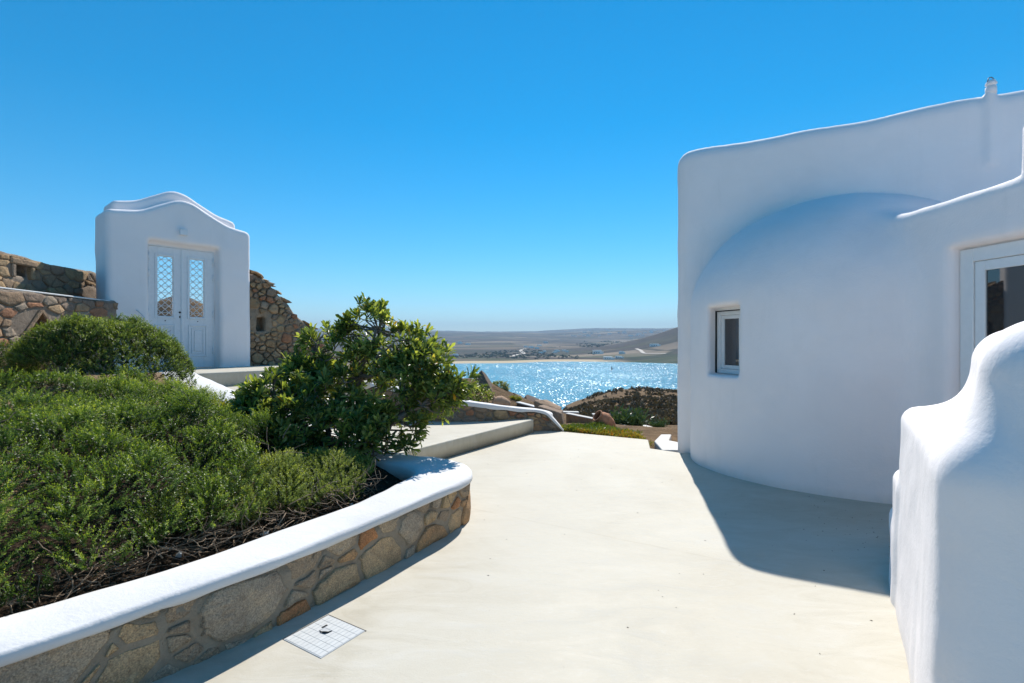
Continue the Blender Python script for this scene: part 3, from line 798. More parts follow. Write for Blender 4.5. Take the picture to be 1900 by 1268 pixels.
def lay_stones(mapf, L, H, smin_, smax_, mats, parent, ploc, rng, gap=.012, h=(.012, .035), aspect=1.5, fixed=(), keep=None, name='stone', jag=.10):
    """mapf(u, v, d) -> world; d is outward relief"""
    seeds, rad = lay_seeds(L, H, smin_, smax_, rng, aspect, fixed)
    sc_ = np.array([1/aspect, 1]); cells = power_cells([s*sc_ for s in seeds], [r*r for r in rad], L/aspect, H)
    for i, c in enumerate(cells):
        if i < len(fixed) and fixed[i][2] is None: continue
        if c is None or len(c) < 3: continue
        c = c/sc_
        if poly_area(c) < .0009: continue
        ctr = c.mean(0)
        if keep is not None and not keep(ctr): continue
        # drop tiny edges, cut corners
        pts = []
        for k in range(len(c)):
            a, b = c[k], c[(k+1) % len(c)]
            el = np.linalg.norm(b-a)
            if el < .015: continue
            pts.append(a+(b-a)*rng.uniform(.05, .16)); pts.append(a+(b-a)*rng.uniform(.84, .95))
            if el > .16: pts.insert(-1, a+(b-a)*rng.uniform(.4, .6)+rng.normal(0, .006, 2))
        if len(pts) < 4: continue
        pts = np.array(pts); v = pts-ctr; l_ = np.linalg.norm(v, axis=1)
        v = v*np.maximum(.35, 1-gap/np.maximum(l_, 1e-6))[:, None]*(1+rng.uniform(-jag, .02, len(v)))[:, None]
        n = len(v); hh = rng.uniform(*h); tx, ty = rng.normal(0, .10, 2)*hh/.03
        def ring(k, d, tilt): return [mapf(ctr[0]+q_[0]*k, ctr[1]+q_[1]*k, d+tilt*(q_[0]*tx+q_[1]*ty)*.25+ (rng.normal(0, .0025) if tilt else 0)) for q_ in v]
        VV = np.array(ring(1, -.03, 0)+ring(.99, hh*.65, .6)+ring(.94, hh*.98, 1)+ring(.5, hh*1.02, 1.2)+[mapf(ctr[0], ctr[1], hh*1.02+rng.normal(0, .004))])
        j = np.arange(n); k = (j+1) % n
        Qs = np.vstack([np.stack([j+r_*n, k+r_*n, k+(r_+1)*n, j+(r_+1)*n], 1) for r_ in range(3)])
        Ts = np.stack([j+3*n, k+3*n, np.full(n, 4*n)], 1)
        m_ = mats[int(rng.integers(len(mats)))]
        o = mesh_np(name, VV-np.array(ploc), [Qs, Ts], m_, parent, False)

# ------------------------------------------------------------------ planter wall with coping
KO_ = lambda y: float(np.interp(y, [3.0, 4.5], [1.085, 1.035]))
PLN = [((x0*KO_(y0), y0*KO_(y0)), (x1*1.04, y1*1.04), .393) for x0, y0, x1, y1 in (
       (-4.2, -.75, -4.55, -.45), (-3.2, .35, -3.55, .65), (-2.35, 1.30, -2.68, 1.6), (-1.86, 1.83, -2.18, 2.14), (-1.60, 2.13, -1.95, 2.42), (-1.26, 2.55, -1.66, 2.80), (-1.0, 2.98, -1.36, 3.27),
       (-.80, 3.36, -1.14, 3.65), (-.60, 3.79, -.98, 4.08), (-.43, 4.16, -.885, 4.36), (-.36, 4.50, -.86, 4.50), (-.45, 4.86, -.91, 4.66), (-.72, 5.12, -1.03, 4.83))]
PLN += [((-1.20, 5.52), (-1.36, 5.22), .40), ((-2.1, 6.05), (-2.2, 5.75), .52), ((-3.1, 6.35), (-3.3, 5.98), .86), ((-4.2, 7.05), (-4.52, 6.77), 1.09), ((-4.95, 7.95), (-5.27, 7.68), 1.14)]
NP_ = 190
c_out = catmull([(*p[0], p[2]) for p in PLN], NP_); c_in = catmull([(*p[1], p[2]) for p in PLN], NP_)
arc = np.concatenate([[0], np.cumsum(np.linalg.norm(np.diff(c_out[:, :2], axis=0), axis=1))])
planter = empty('planter_wall', (-1.2, 3.0, 0), 'low stone planter wall with white coping curving along the terrace', 'planter wall')
plo = np.array([-1.2, 3.0, 0])
def build_coping():
    o2, i2 = c_out[:, :2], c_in[:, :2]
    w = i2-o2; wl_ = np.linalg.norm(w, axis=1); w = w/wl_[:, None]
    s = arc
    prof = [(.010, -.062, 0), (-.004, -.058, 0), (-.009, -.046, 0), (-.008, -.022, 0), (-.001, -.006, 0), (.016, .0, 0), (.5, .006, 2), (.06, .002, 1), (.012, -.008, 1), (-.008, -.035, 1), (-.008, -.16, 1), (.03, -.17, 1)]
    rows = []
    for k, (a, dz, side) in enumerate(prof):
        if side == 0: pos = o2+w*a
        elif side == 1: pos = i2-w*(np.array([a]))
        else: pos = (o2+i2)/2
        jz = .010*vn(s*1.3, side*3.1, 0, 61)+.004*vn(s*6, k*.7, 0, 62)
        if k == 0: jz = jz+.016*fbm(s*3.2, 5.5, 0, 3, 63)
        jx = .008*vn(s*2.1, k*.4, 0, 64)
        rows.append(np.column_stack([pos+w*jx[:, None], c_out[:, 2]+dz+jz]))
    R = np.stack(rows, 1); n, m = R.shape[:2]
    i = np.arange(n-1)[:, None]*m; j = np.arange(m-1)[None]
    Q = np.stack([i+j, i+j+1, i+m+j+1, i+m+j], -1).reshape(-1, 4)
    mesh_np('coping', R.reshape(-1, 3)-plo, Q, M_COPING, planter, True)
    # mortar core
    rows = []
    zt = c_out[:, 2]-.045
    for off, z in ((.03, -.05), (.03, .11), (.028, .22), (.026, 1)):
        zz = zt if z == 1 else np.minimum(np.full(n, z), zt)
        rows.append(np.column_stack([o2+w*(off+.008*vn(s*4, z*5, 0, 65)[:, None]), zz]))
    for z in (1, 0):
        rows.append(np.column_stack([i2-w*.03, zt if z else np.full(n, -.05)]))
    R = np.stack(rows, 1); m = R.shape[1]
    i = np.arange(n-1)[:, None]*m; j = np.arange(m-1)[None]
    Q = np.stack([i+j, i+j+1, i+m+j+1, i+m+j], -1).reshape(-1, 4)
    mesh_np('mortar_core', R.reshape(-1, 3)-plo, Q, M_MORTAR, planter, True)
build_coping()
U0, U1 = arc[int(NP_*1.5/17)], arc[int(NP_*12.6/17)]
def map_planter(u, v, d):
    s = np.clip(u+U0, 0, arc[-1]); k = np.interp(s, arc, np.arange(NP_)); i = min(int(k), NP_-2); f = k-i
    o = c_out[i]*(1-f)+c_out[i+1]*f; n_ = c_in[i]*(1-f)+c_in[i+1]*f
    w = (n_-o)[:2]; w /= np.linalg.norm(w)
    return np.array([*(o[:2]+w*(.03-d)), v-.02])
lay_stones(map_planter, U1-U0, .375, .04, .25, [M_STONE_P], planter, plo, np.random.default_rng(6), .014, (.006, .024), 1.35, jag=.16)

# planter soil -------------------------------------------------------
def soil_z(x, y):
    inw = np.maximum(0, -(np.asarray(x)+1.98)*.9+(np.asarray(y)-3.05)*.43)
    return .245+np.minimum(.215*inw, .86)+.02*fbm(np.asarray(x)*2.2, np.asarray(y)*2.2, 0, 4, 71)
def in_poly(x, y, poly):
    c = np.zeros(x.shape, bool); j = len(poly)-1
    for i in range(len(poly)):
        xi, yi = poly[i]; xj, yj = poly[j]
        c ^= ((yi > y) != (yj > y)) & (x < (xj-xi)*(y-yi)/(yj-yi+1e-12)+xi); j = i
    return c
mid = (c_out*.35+c_in*.65)[:, :2]
BED = [tuple(p) for p in mid[::4]]+[(-5.2, 8.0), (-6.5, 8.8), (-7.2, 8.9), (-7.2, -.7)]
BED_IN = [tuple(p) for p in c_in[::4, :2]]+[(-5.2, 8.0), (-6.5, 8.8), (-7.2, 8.9), (-7.2, -.7)]
def build_soil():
    h = .06; X, Y = np.meshgrid(np.arange(-7.3, -.5, h), np.arange(-.9, 9.2, h), indexing='ij'); Z = soil_z(X, Y)
    n, m = X.shape; i = np.arange(n-1)[:, None]*m; j = np.arange(m-1)[None]
    Q = np.stack([i+j, i+m+j, i+m+j+1, i+j+1], -1).reshape(-1, 4)
    cx = X.ravel()[Q].mean(1); cy = Y.ravel()[Q].mean(1)
    Q = Q[in_poly(cx, cy, BED)]
    V = np.stack([X, Y, Z], -1).reshape(-1, 3); use, inv = np.unique(Q, return_inverse=True)
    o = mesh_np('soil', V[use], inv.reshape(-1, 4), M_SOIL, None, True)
    tag(o, 'dark planting soil filling the raised bed', 'soil', kind='structure')
build_soil()

# ------------------------------------------------------------------ old stone walls on the left
LW0, LW1 = np.array([-6.72, 8.70]), np.array([-6.10, 4.35])
BW0, BW1 = np.array([-7.75, 9.75]), np.array([-6.43, 4.0])
def stone_wall(name, A, B, z0, zA, zB, thick, matm, mats, label, niche=None, smin_=.06, smax_=.22, seed=1, capped=False, core_inset=.0):
    A, B = np.array(A), np.array(B); L = np.linalg.norm(B-A); e = (B-A)/L; nrm = np.array([-e[1], e[0]])   # facing the camera side
    if nrm[0] < 0: nrm = -nrm
    root = empty(name, (A[0], A[1], z0), label, 'stone wall'); ploc = np.array([A[0], A[1], z0])
    def top(u): return zA+(zB-zA)*u/L
    def f(x, y, z):
        u = (x-A[0])*e[0]+(y-A[1])*e[1]; w = (x-A[0])*nrm[0]+(y-A[1])*nrm[1]
        q = rbox(u, w, z-top(u), (0, -thick, z0-6), (L, 0, 0), .03)
        q = q+.012*vn(x*6, y*6, z*6, seed)+.02*np.sin(u*3.1+z*2.3+seed)
        if niche is not None: q = smax(q, -niche(u, w, z), .015)
        return q
    lo = np.minimum(A, B)-thick-.15; hi = np.maximum(A, B)+thick+.15
    V, Q = surface_nets(f, (lo[0], lo[1], z0-.1), (hi[0], hi[1], max(zA, zB)+.2), .05, 1)
    mesh_np('mortar_core', V-ploc, Q, matm, root, True)
    def mp(u, v, d):
        zz = z0+v/H*(top(u)-z0-.01); wn_ = .02*math.sin(u*3.1+zz*2.3+seed)
        p = A+e*u+nrm*(d-wn_); return np.array([p[0], p[1], zz])
    H = (zA+zB)/2-z0
    return root, ploc, mp, L, H, e, nrm, top
def niche_tri(uc, zb, hw, hgt):
    def g(u, w, z):
        k = hw/hgt; s1 = (np.abs(u-uc)-(hgt-(z-zb))*k)/math.sqrt(1+k*k)
        return np.maximum(np.maximum(s1, zb-z), -.30-w)
    return g
def u_at(A, B, px):
    A, B = np.array(A), np.array(B); L = np.linalg.norm(B-A); e = (B-A)/L; r = (px-950)/950
    return (r*A[1]-A[0])/(e[0]-r*e[1])
ut = u_at(LW0, LW1, 75); Yt = (LW0+(LW1-LW0)/np.linalg.norm(LW1-LW0)*ut)[1]
zt0 = EYE-(619-634)/950*Yt; zt1 = EYE-(582-634)/950*Yt
hwn = abs(u_at(LW0, LW1, 49)-u_at(LW0, LW1, 98))/2
lw = stone_wall('stone_wall', LW0, LW1, .9, 2.27, 2.24, .42, M_MORTAR_W, None, 'brown stone wall with triangular niche and white rim beside the gate', niche_tri(ut, zt0, hwn, zt1-zt0), seed=81)
root, ploc, mp, L, H, e, nrm, topf = lw
vt = (zt0+(zt1-zt0)*.45-.9)
lay_stones(mp, L, H, .05, .16, [M_STONE_W], root, ploc, np.random.default_rng(8), .008, (.004, .022), 2.1, fixed=[((ut, vt), .24, None)],
           keep=lambda c: not (abs(c[0]-ut) < hwn*1.15 and zt0-.03 < c[1]+.9 < zt1+.1))
MLW = Matrix.Translation(-Vector(ploc)) @ frame_M((LW0[0], LW0[1], 0), (e[0], e[1], 0), (nrm[0], nrm[1], 0))
for sgn in (-1, 1):
    hyp = math.hypot(hwn, zt1-zt0); ang = math.atan2(zt1-zt0, hwn)
    Ms = MLW @ Matrix.Translation((ut+sgn*hwn, 0, zt0)) @ Matrix.Rotation((ang if sgn > 0 else -ang)*1.0, 4, 'Y')
    if sgn > 0: bevel_box('niche_slab', (-hyp-.02, -.10, 0), (.06, .035, .055), M_STONE_W, root, .012, 1, Ms)
    else: bevel_box('niche_slab', (-.06, -.10, 0), (hyp+.03, .035, .055), M_STONE_W, root, .012, 1, Ms)
bevel_box('niche_sill', (ut-hwn-.1, -.2, zt0-.045), (ut+hwn+.1, .03, zt0), M_STONE_W, root, .01, 1, MLW)
bevel_box('white_rim', (-.0, -.40, 2.262), (L, -.005, 2.285), M_COPING, root, .01, 2, MLW)
ub = u_at(BW0, BW1, 38); Yb = (BW0+(BW1-BW0)/np.linalg.norm(BW1-BW0)*ub)[1]
zb0, zb1 = EYE-(513-634)/950*Yb, EYE-(493-634)/950*Yb
hb = abs(u_at(BW0, BW1, 24)-u_at(BW0, BW1, 53))/2
def niche_box(u, w, z): return rbox(u, w, z, (ub-hb, -.22, zb0), (ub+hb, .3, zb1), .0)
bw = stone_wall('stone_wall', BW0, BW1, 1.4, 2.86, 2.83, .5, M_MORTAR_W, None, 'ochre rubble wall with square niche rising behind the white rimmed wall', niche_box, seed=91)
root, ploc, mp, L, H, e, nrm, topf = bw
lay_stones(mp, L, H, .05, .20, [M_STONE_Y], root, ploc, np.random.default_rng(18), .008, (.008, .04), 2.0, fixed=[((ub, (zb0+zb1)/2-1.4), .16, None)],
           keep=lambda c: not (abs(c[0]-ub) < hb*1.3 and zb0-.05 < c[1]+1.4 < zb1+.06))
MBW = Matrix.Translation(-Vector(ploc)) @ frame_M((BW0[0], BW0[1], 0), (e[0], e[1], 0), (nrm[0], nrm[1], 0))
bevel_box('niche_slab', (ub-hb-.12, -.1, zb1), (ub+hb+.1, .06, zb1+.09), M_STONE_Y, root, .018, 1, MBW)
for sgn in (-1, 1): bevel_box('niche_slab', (ub+sgn*hb-(.08 if sgn < 0 else 0), -.1, zb0-.03), (ub+sgn*hb+(.08 if sgn > 0 else 0), .055, zb1-.002), M_STONE_Y, root, .015, 1, MBW)

# ------------------------------------------------------------------ ruined wall right of the gate
RO = gate_pt(2.16, .22, 0)[:2]
def ruin_top(s): return np.interp(s, [0, .35, .55, .8, 1.0, 1.2, 1.45, 1.8, 2.2], [3.02, 2.98, 2.86, 2.62, 2.40, 2.15, 1.92, 1.6, 1.25])
def ruin_loc(x, y): dx, dy = x-RO[0], y-RO[1]; return dx*GE[0]+dy*GE[1], dx*GB[0]+dy*GB[1]
def ruin_sdf(x, y, z):
    s, b = ruin_loc(x, y)
    f = rbox(s, b, z-ruin_top(s)+3, (-.05, 0, .5), (2.15, .65, 3), .05)*.8
    ni = rbox(s, b, z, (.30, -.5, 1.80), (.52, .28, 2.12), .03)
    f = smax(f, -ni, .03)
    return f+.03*vn(x*3, y*3, z*3, 95)+.02*vn(x*8, y*8, z*8, 96)
V, Q = surface_nets(ruin_sdf, (-6.1, 9.6, .9), (-3.2, 12.6, 3.2), .045, 1)
ruin = empty('ruined_wall', (RO[0], RO[1], ZG), 'crumbling rubble wall with small niche and slabs stepping down', 'stone wall'); rlo = np.array([RO[0], RO[1], ZG])
mesh_np('mortar_core', V-rlo, Q, M_MORTAR_R, ruin, True)
def map_ruin(u, v, d):
    p = gate_pt(2.16+u, .22-d-.03, ZG-.05+v); return p
lay_stones(map_ruin, 1.9, 1.95, .04, .15, [M_STONE_W, M_STONE_Y], ruin, rlo, np.random.default_rng(28), .016, (.01, .04), 1.15,
           fixed=[((.41, .9), .2, None)], keep=lambda c: c[1]+ZG-.05 < ruin_top(c[0])-.05 and not (.26 < c[0] < .56 and .72 < c[1] < 1.12))
rr = np.random.default_rng(33)
for i in range(46):
    s = rr.uniform(.02, 1.75); b = rr.uniform(.02, .6)
    sz = np.array([rr.uniform(.10, .20), rr.uniform(.08, .16), rr.uniform(.025, .055)])
    p = rock_hull(sz, 12, 100+i); ay = rr.uniform(.25, .75); ca, sa_ = math.cos(ay), math.sin(ay)
    p = np.stack([p[:, 0]*ca+p[:, 2]*sa_*0+p[:, 2]*0, p[:, 1], p[:, 2]-p[:, 0]*sa_*.6], 1)
    c = gate_pt(2.16+s, .19+b*.9, ruin_top(s)+.05+rr.uniform(-.05, .05))
    pts = c+p[:, :1]*np.array([*GE, 0])+p[:, 1:2]*np.array([*GB, 0])+p[:, 2:]*np.array([0, 0, 1])
    hull_obj('slab', pts-rlo, M_STONE_Y, ruin)

# ------------------------------------------------------------------ low wall at the terrace corner
LWP = [((-2.5, 9.05), .86, .23), ((-1.7, 8.80), .74, .23), ((-.90, 8.70), .60, .22), ((-.3, 8.82), .50, .22), ((.15, 9.02), .42, .2), ((.55, 9.16), .36, .1), ((.72, 9.14), .24, .05), ((.92, 9.12), .02, .05)]
lc = catmull([(*p[0], p[1]) for p in LWP], 60)
low = empty('low_wall', (0, 9, 0), 'low curved rubble wall with white coping at the terrace corner', 'low wall'); llo = np.array([0, 9.0, 0])
def build_lowwall():
    d = np.gradient(lc[:, :2], axis=0); d /= np.linalg.norm(d, axis=1)[:, None]; nn = np.stack([d[:, 1], -d[:, 0]], 1)  # to the camera
    s = np.concatenate([[0], np.cumsum(np.linalg.norm(np.diff(lc, axis=0), axis=1))])
    def loft(prof, name, m_):
        k_ = np.interp(np.arange(len(lc)), [0, 38, 50, 59], [1, 1, .7, .45])
        rows = [np.column_stack([lc[:, :2]+nn*(o*k_)[:, None], (lc[:, 2]+dz*k_+jz*vn(s*4, k, 0, 66)) if not fl else np.full(len(lc), dz)]) for k, (o, dz, jz, fl) in enumerate(prof)]
        R = np.stack(rows, 1); n, m = R.shape[:2]; i = np.arange(n-1)[:, None]*m; j = np.arange(m-1)[None]
        Q = np.stack([i+j, i+m+j, i+m+j+1, i+j+1], -1).reshape(-1, 4)
        return mesh_np(name, R.reshape(-1, 3)-llo, Q, m_, low, True)
    loft([(.012, -.06, .02, 0), (.014, -.035, .008, 0), (.012, -.006, .003, 0), (.0, .0, .003, 0), (-.15, .0, .003, 0), (-.29, .0, .003, 0), (-.30, -.02, .004, 0), (-.30, -.12, .01, 0)], 'coping', M_COPING)
    loft([(-.01, -.5, 0, 1), (-.01, -.04, .0, 0), (-.28, -.04, 0, 0), (-.28, -1.2, 0, 1)], 'mortar_core', M_MORTAR_R)
    Ls = s[-1]
    def mp(u, v, dd):
        k = np.interp(u, s, np.arange(60)); i = min(int(k), 58); f = k-i; p = lc[i]*(1-f)+lc[i+1]*f; q = nn[i]*(1-f)+nn[i+1]*f
        zt = max(p[2]-.055, -.03); return np.array([*(p[:2]+q*(dd-.01)), -.03+v/.5*(zt+.03)])
    lay_stones(mp, Ls, .5, .05, .15, [M_STONE_Y, M_STONE_W], low, llo, np.random.default_rng(38), .014, (.005, .03), 1.3)
build_lowwall()

# ------------------------------------------------------------------ drain cover in the terrace
q00, q01, q11, q10 = G(528, 1186), G(607, 1143.5), G(680, 1170.5), G(592, 1224)
cc = (q00+q01+q11+q10)/4
ex = ((q11-q01)+(q10-q00))/2; sx_ = np.linalg.norm(ex); ex /= sx_; ey = np.cross([0, 0, 1], ex); sy_ = np.linalg.norm((q01-q00+q11-q10)/2)
cover = empty('drain_cover', tuple(cc), 'pale grey tiled drain cover set in the terrace beside the planter', 'drain cover')
MC = frame_M((0, 0, 0), ex, ey)
bevel_box('frame', (-sx_/2, -sy_/2, -.02), (sx_/2, sy_/2, .003), M_GROUT, cover, .001, 1, MC)
for k, (lo, hi) in enumerate((((-sx_/2-.006, sy_/2, -.01), (sx_/2+.006, sy_/2+.006, .002)), ((-sx_/2-.007, -sy_/2, -.01), (-sx_/2-.001, sy_/2, .002)))):
    bevel_box('gap', lo, hi, M_BLACK, cover, 0, 1, MC)
bm = bmesh.new(); tw, th = (sx_-.012)/10, (sy_-.012)/6
Vb, Fb = box_geo((.0007, .0007, .0), (tw-.0007, th-.0007, .0045)); vs_ = [bm.verts.new(v) for v in Vb]
for f in Fb: bm.faces.new([vs_[i] for i in f])
bmesh.ops.bevel(bm, geom=bm.edges[:], offset=.0005, segments=1, affect='EDGES'); bm.transform(MC)
tile_me = bpy.data.meshes.new('tile'); bm.to_mesh(tile_me); bm.free(); tile_me.materials.append(M_COVER)
for i in range(10):
    for j in range(6):
        if (i, j) in ((3, 3), (4, 3)): continue
        o = bpy.data.objects.new('tile', tile_me); o.location = MC@Vector((-sx_/2+.006+i*tw, -sy_/2+.006+j*th, 0)); link(o, cover)
tubes('lifting_ring', [(np.array([list(MC@Vector(p)) for p in ((-.055, .01, .006), (-.035, .002, .008), (-.015, .008, .009), (.0, .02, .008), (.006, .045, .006))]), [.002, .003, .006, .005, .0015])], M_BLACK, cover, 6)
bevel_box('lifting_slot', (-.075, .035, .002), (-.062, .07, .0062), M_BLACK, cover, .001, 1, MC)

# litter on the terrace
def build_litter():
    r = np.random.default_rng(3); Vs, Fs = [], []; o = 0
    spots = [(r.uniform(-.4, 2.4), r.uniform(2.3, 8.5)) for _ in range(50)]+[(2.9+r.normal(0, .35), 4.3+r.normal(0, .4)) for _ in range(50)]
    for x, y in spots:
        L = r.uniform(.003, .010); W = L*r.uniform(.3, .8); a = r.uniform(0, 6.28); h = .003
        ax = np.array([math.cos(a), math.sin(a), 0]); ay = np.array([-ax[1], ax[0], 0]); c = np.array([x, y, .001])
        Vs.append(np.array([c-ax*L, c-ay*W, c+ax*L, c+ay*W, c+np.array([0, 0, h])])); Fs.append(np.array([(0, 1, 4), (1, 2, 4), (2, 3, 4), (3, 0, 4)])+o); o += 5
    t = mesh_np('litter', np.vstack(Vs), np.vstack(Fs), M_LITTER); tag(t, 'scattered tiny dark seeds and leaf bits on the terrace', 'litter', kind='stuff')
build_litter()

# ------------------------------------------------------------------ foliage
OBOV_V = np.array([(0, 0, 0), (.42, -.27, .05), (.42, 0, 0), (.42, .27, .05), (.78, -.47, .05), (.78, 0, -.01), (.78, .47, .05), (1, 0, -.05)], float)
OBOV_F = [np.array([(0, 2, 1), (0, 3, 2), (4, 5, 7), (5, 6, 7)]), np.array([(1, 2, 5, 4), (2, 3, 6, 5)])]
NEED_V = np.array([(0, 0, 0), (.45, -.5, .0), (1, 0, 0), (.45, .5, .0)], float); NEED_F = [np.array([(0, 3, 2, 1)])]
BLADE_V = np.array([(0, -.4, 0), (0, .4, 0), (.5, -.5, .0), (.5, .5, .0), (1, 0, -.12)], float); BLADE_F = [np.array([(2, 3, 4)]), np.array([(0, 1, 3, 2)])]
def unit(v): return v/np.maximum(np.linalg.norm(v, axis=-1, keepdims=True), 1e-9)
def leaf_mesh(name, B, D, U, L, W, tint, tv, tf, mat_, parent=None, origin=(0, 0, 0), smooth=True):
    D = unit(D); S = unit(np.cross(D, U)); N = np.cross(S, D)
    V = B[:, None]+(tv[None, :, :1]*L[:, None, None])*D[:, None]+(tv[None, :, 1:2]*W[:, None, None])*S[:, None]+(tv[None, :, 2:]*L[:, None, None])*N[:, None]
    k = len(tv); n = len(B); off = np.arange(n)*k
    F = [(f[None]+off[:, None, None]).reshape(-1, f.shape[1]) for f in tf]
    return mesh_np(name, V.reshape(-1, 3)-np.array(origin), F, mat_, parent, smooth, {'tint': np.repeat(tint, k)})
def rand_unit(n, r): return unit(r.normal(size=(n, 3)))
def rosettes(name, pos, axis, r, mat_, parent, origin, leaves=(9, 14), Ln=(.065, .10), wid=.25, tint_bias=0.0, lo=.45):
    n = len(pos); cnt = r.integers(leaves[0], leaves[1]+1, n); idx = np.repeat(np.arange(n), cnt); m = len(idx)
    ax = unit(axis)[idx]; t = rand_unit(m, r); t = unit(t-ax*(t*ax).sum(1, keepdims=True))
    el = r.uniform(.30, 1.40, m)                       # angle from the twig axis
    D = ax*np.cos(el)[:, None]+t*np.sin(el)[:, None]
    B = pos[idx]-ax*(r.uniform(0, .05, m))[:, None]
    L = r.uniform(*Ln, m)*(1-.25*(el < .35)); W = L*wid*r.uniform(.85, 1.15, m)
    ro = r.uniform(-.3, .3, n)[idx]
    tint = np.clip(.42+tint_bias+.8*ro+r.normal(0, .16, m)+.2*(el < .5), 0, .95)
    yl = r.random(m) < .006; tint[yl] = 1.0
    U = unit(ax+.35*rand_unit(m, r))
    return leaf_mesh(name, B, D, U, L, W, tint, OBOV_V, OBOV_F, mat_, parent, origin)

def pitto(name, label, base, lobes, n_ros, seed, limbs, mat_=None, Ln=(.07, .112), hide=None, twigs=260):
    r = np.random.default_rng(seed); base = np.array(base, float)
    root = empty(name, tuple(base), label, 'shrub')
    lob = [(np.array(c, float), np.array(s, float)) for c, s in lobes]
    vol = np.array([s.prod()**(2/3) for c, s in lob]); pk = vol/vol.sum()
    pos, axs = [], []
    while len(pos) < n_ros:
        i = r.choice(len(lob), p=pk); c, s = lob[i]
        d = rand_unit(1, r)[0]; d[2] = abs(d[2]) if r.random() < .45 else d[2]
        rad = r.uniform(.62, 1.12)**.7
        p = c+d*s*rad
        lump = vn(p[0]*5.2, p[1]*5.2, p[2]*5.2, seed)
        if lump < -.06: continue
        # mostly keep those not deep inside another lobe
        dep = min(np.linalg.norm((p-c2)/s2) for c2, s2 in lob)
        if dep < .62 and r.random() < .75: continue
        if p[2] < soil_z(p[0], p[1])+.08: continue
        pos.append(p); axs.append(unit(d/s*.25+np.array([0, 0, .55])+r.normal(0, .28, 3)))
    pos, axs = np.array(pos), np.array(axs)
    cr = rosettes('crown', pos, axs, r, mat_ or M_PITTO, root, base, Ln=Ln); cr['kind'] = 'stuff'
    # limbs
    lines = []
    for k, (pts, r0, r1) in enumerate(limbs):
        pth = catmull(pts, 16); pth[1:-1] += r.normal(0, .012, (14, 3))
        lines.append(pth)
        tubes('trunk' if k == 0 else 'limb', [(pth-base, np.linspace(r0, r1, 16))], M_BARK, root, 8)
    allp = np.vstack(lines); items = []
    for i in r.choice(len(pos), min(twigs, len(pos)), replace=False):
        p = pos[i]; dd = np.linalg.norm(allp-p, axis=1)+np.maximum(0, allp[:, 2]-p[2])*2; q = allp[np.argmin(dd)]
        if np.linalg.norm(p-q) > 1.0: continue
        mid_ = (p+q)/2+r.normal(0, .05, 3)-np.array([0, 0, .04])
        items.append((catmull([q, mid_, p-axs[i]*.06, p], 8)-base, np.linspace(.011, .004, 8)))
    if items: t = tubes('twigs', items, M_BARK, root, 4); t['kind'] = 'stuff'
    return root
def LP(x, y, Y, rx, rz, ry=None): return (P(x, y, Y+.5), (rx*1.08, (ry or rx)*1.08, rz*1.08))
def PP(x, y, Y): return P(x, y, Y+.5)
tb = np.array([-1.85, 5.42, .30])
pitto('pittosporum_shrub', 'large glossy green shrub with whorled leaves and grey branches at the planter end', tb,
      [LP(684, 618, 5.25, .26, .30), LP(655, 660, 5.3, .36, .34), LP(742, 650, 5.3, .34, .28), LP(800, 684, 5.2, .34, .26), LP(846, 702, 5.15, .19, .17), LP(835, 725, 5.05, .16, .12),
       LP(600, 650, 5.35, .22, .24), LP(572, 700, 5.3, .30, .25), LP(520, 755, 4.75, .34, .30), LP(478, 775, 4.6, .22, .20), LP(490, 830, 4.4, .28, .22), LP(560, 780, 4.75, .36, .34), LP(640, 740, 5.25, .50, .40),
       LP(730, 730, 5.15, .44, .33), LP(765, 705, 5.1, .30, .26), LP(795, 735, 5.1, .30, .22), LP(620, 810, 4.85, .44, .34), LP(690, 810, 4.85, .34, .28), LP(742, 785, 4.95, .24, .28), LP(540, 840, 4.6, .34, .20)],
      1350, 5,
      [([tb, PP(668, 828, 4.88), PP(735, 780, 4.85), PP(800, 742, 4.9), PP(822, 728, 4.95)], .055, .014),
       ([tb, PP(640, 800, 5.2), PP(668, 690, 5.2), PP(690, 640, 5.15), PP(700, 612, 5.15)], .05, .012),
       ([tb, PP(560, 850, 4.9), PP(530, 800, 4.75), PP(515, 750, 4.8)], .035, .010),
       ([tb, PP(610, 800, 5.0), PP(590, 720, 5.15), PP(585, 660, 5.2)], .035, .010),
       ([PP(668, 700, 5.15), PP(720, 690, 5.1), PP(770, 670, 5.1)], .024, .010),
       ([PP(690, 690, 5.1), PP(705, 660, 5.0), PP(735, 632, 5.0)], .022, .008),
       ([PP(735, 780, 4.85), PP(760, 730, 4.9), PP(776, 690, 5.0)], .022, .008)], Ln=(.095, .145), twigs=520)
tb = np.array([-2.8, 5.3, .62])
pitto('pittosporum_shrub', 'small sparse upright shrub with long bare stems left of the large glossy shrub', tb,
      [LP(468, 718, 4.8, .07, .05), LP(445, 742, 4.75, .07, .05), LP(480, 735, 4.8, .05, .04), LP(452, 770, 4.7, .16, .10)], 46, 15,
      [([tb, PP(450, 780, 4.7), PP(455, 745, 4.75), PP(468, 716, 4.8)], .014, .006), ([PP(452, 770, 4.7), PP(446, 752, 4.7), PP(440, 738, 4.75)], .010, .005)], twigs=30)
tb = np.array([-3.0, 5.2, .65])
pitto('yellow_shrub', 'low yellowish leafy shrub between the needle bushes and the gate coping', tb,
      [LP(412, 772, 4.6, .26, .13), LP(450, 785, 4.5, .22, .13), LP(390, 762, 4.7, .14, .10)], 170, 16, [([tb, PP(420, 790, 4.6), PP(415, 765, 4.6)], .015, .006)], M_PITTO_Y, (.035, .06), twigs=30)

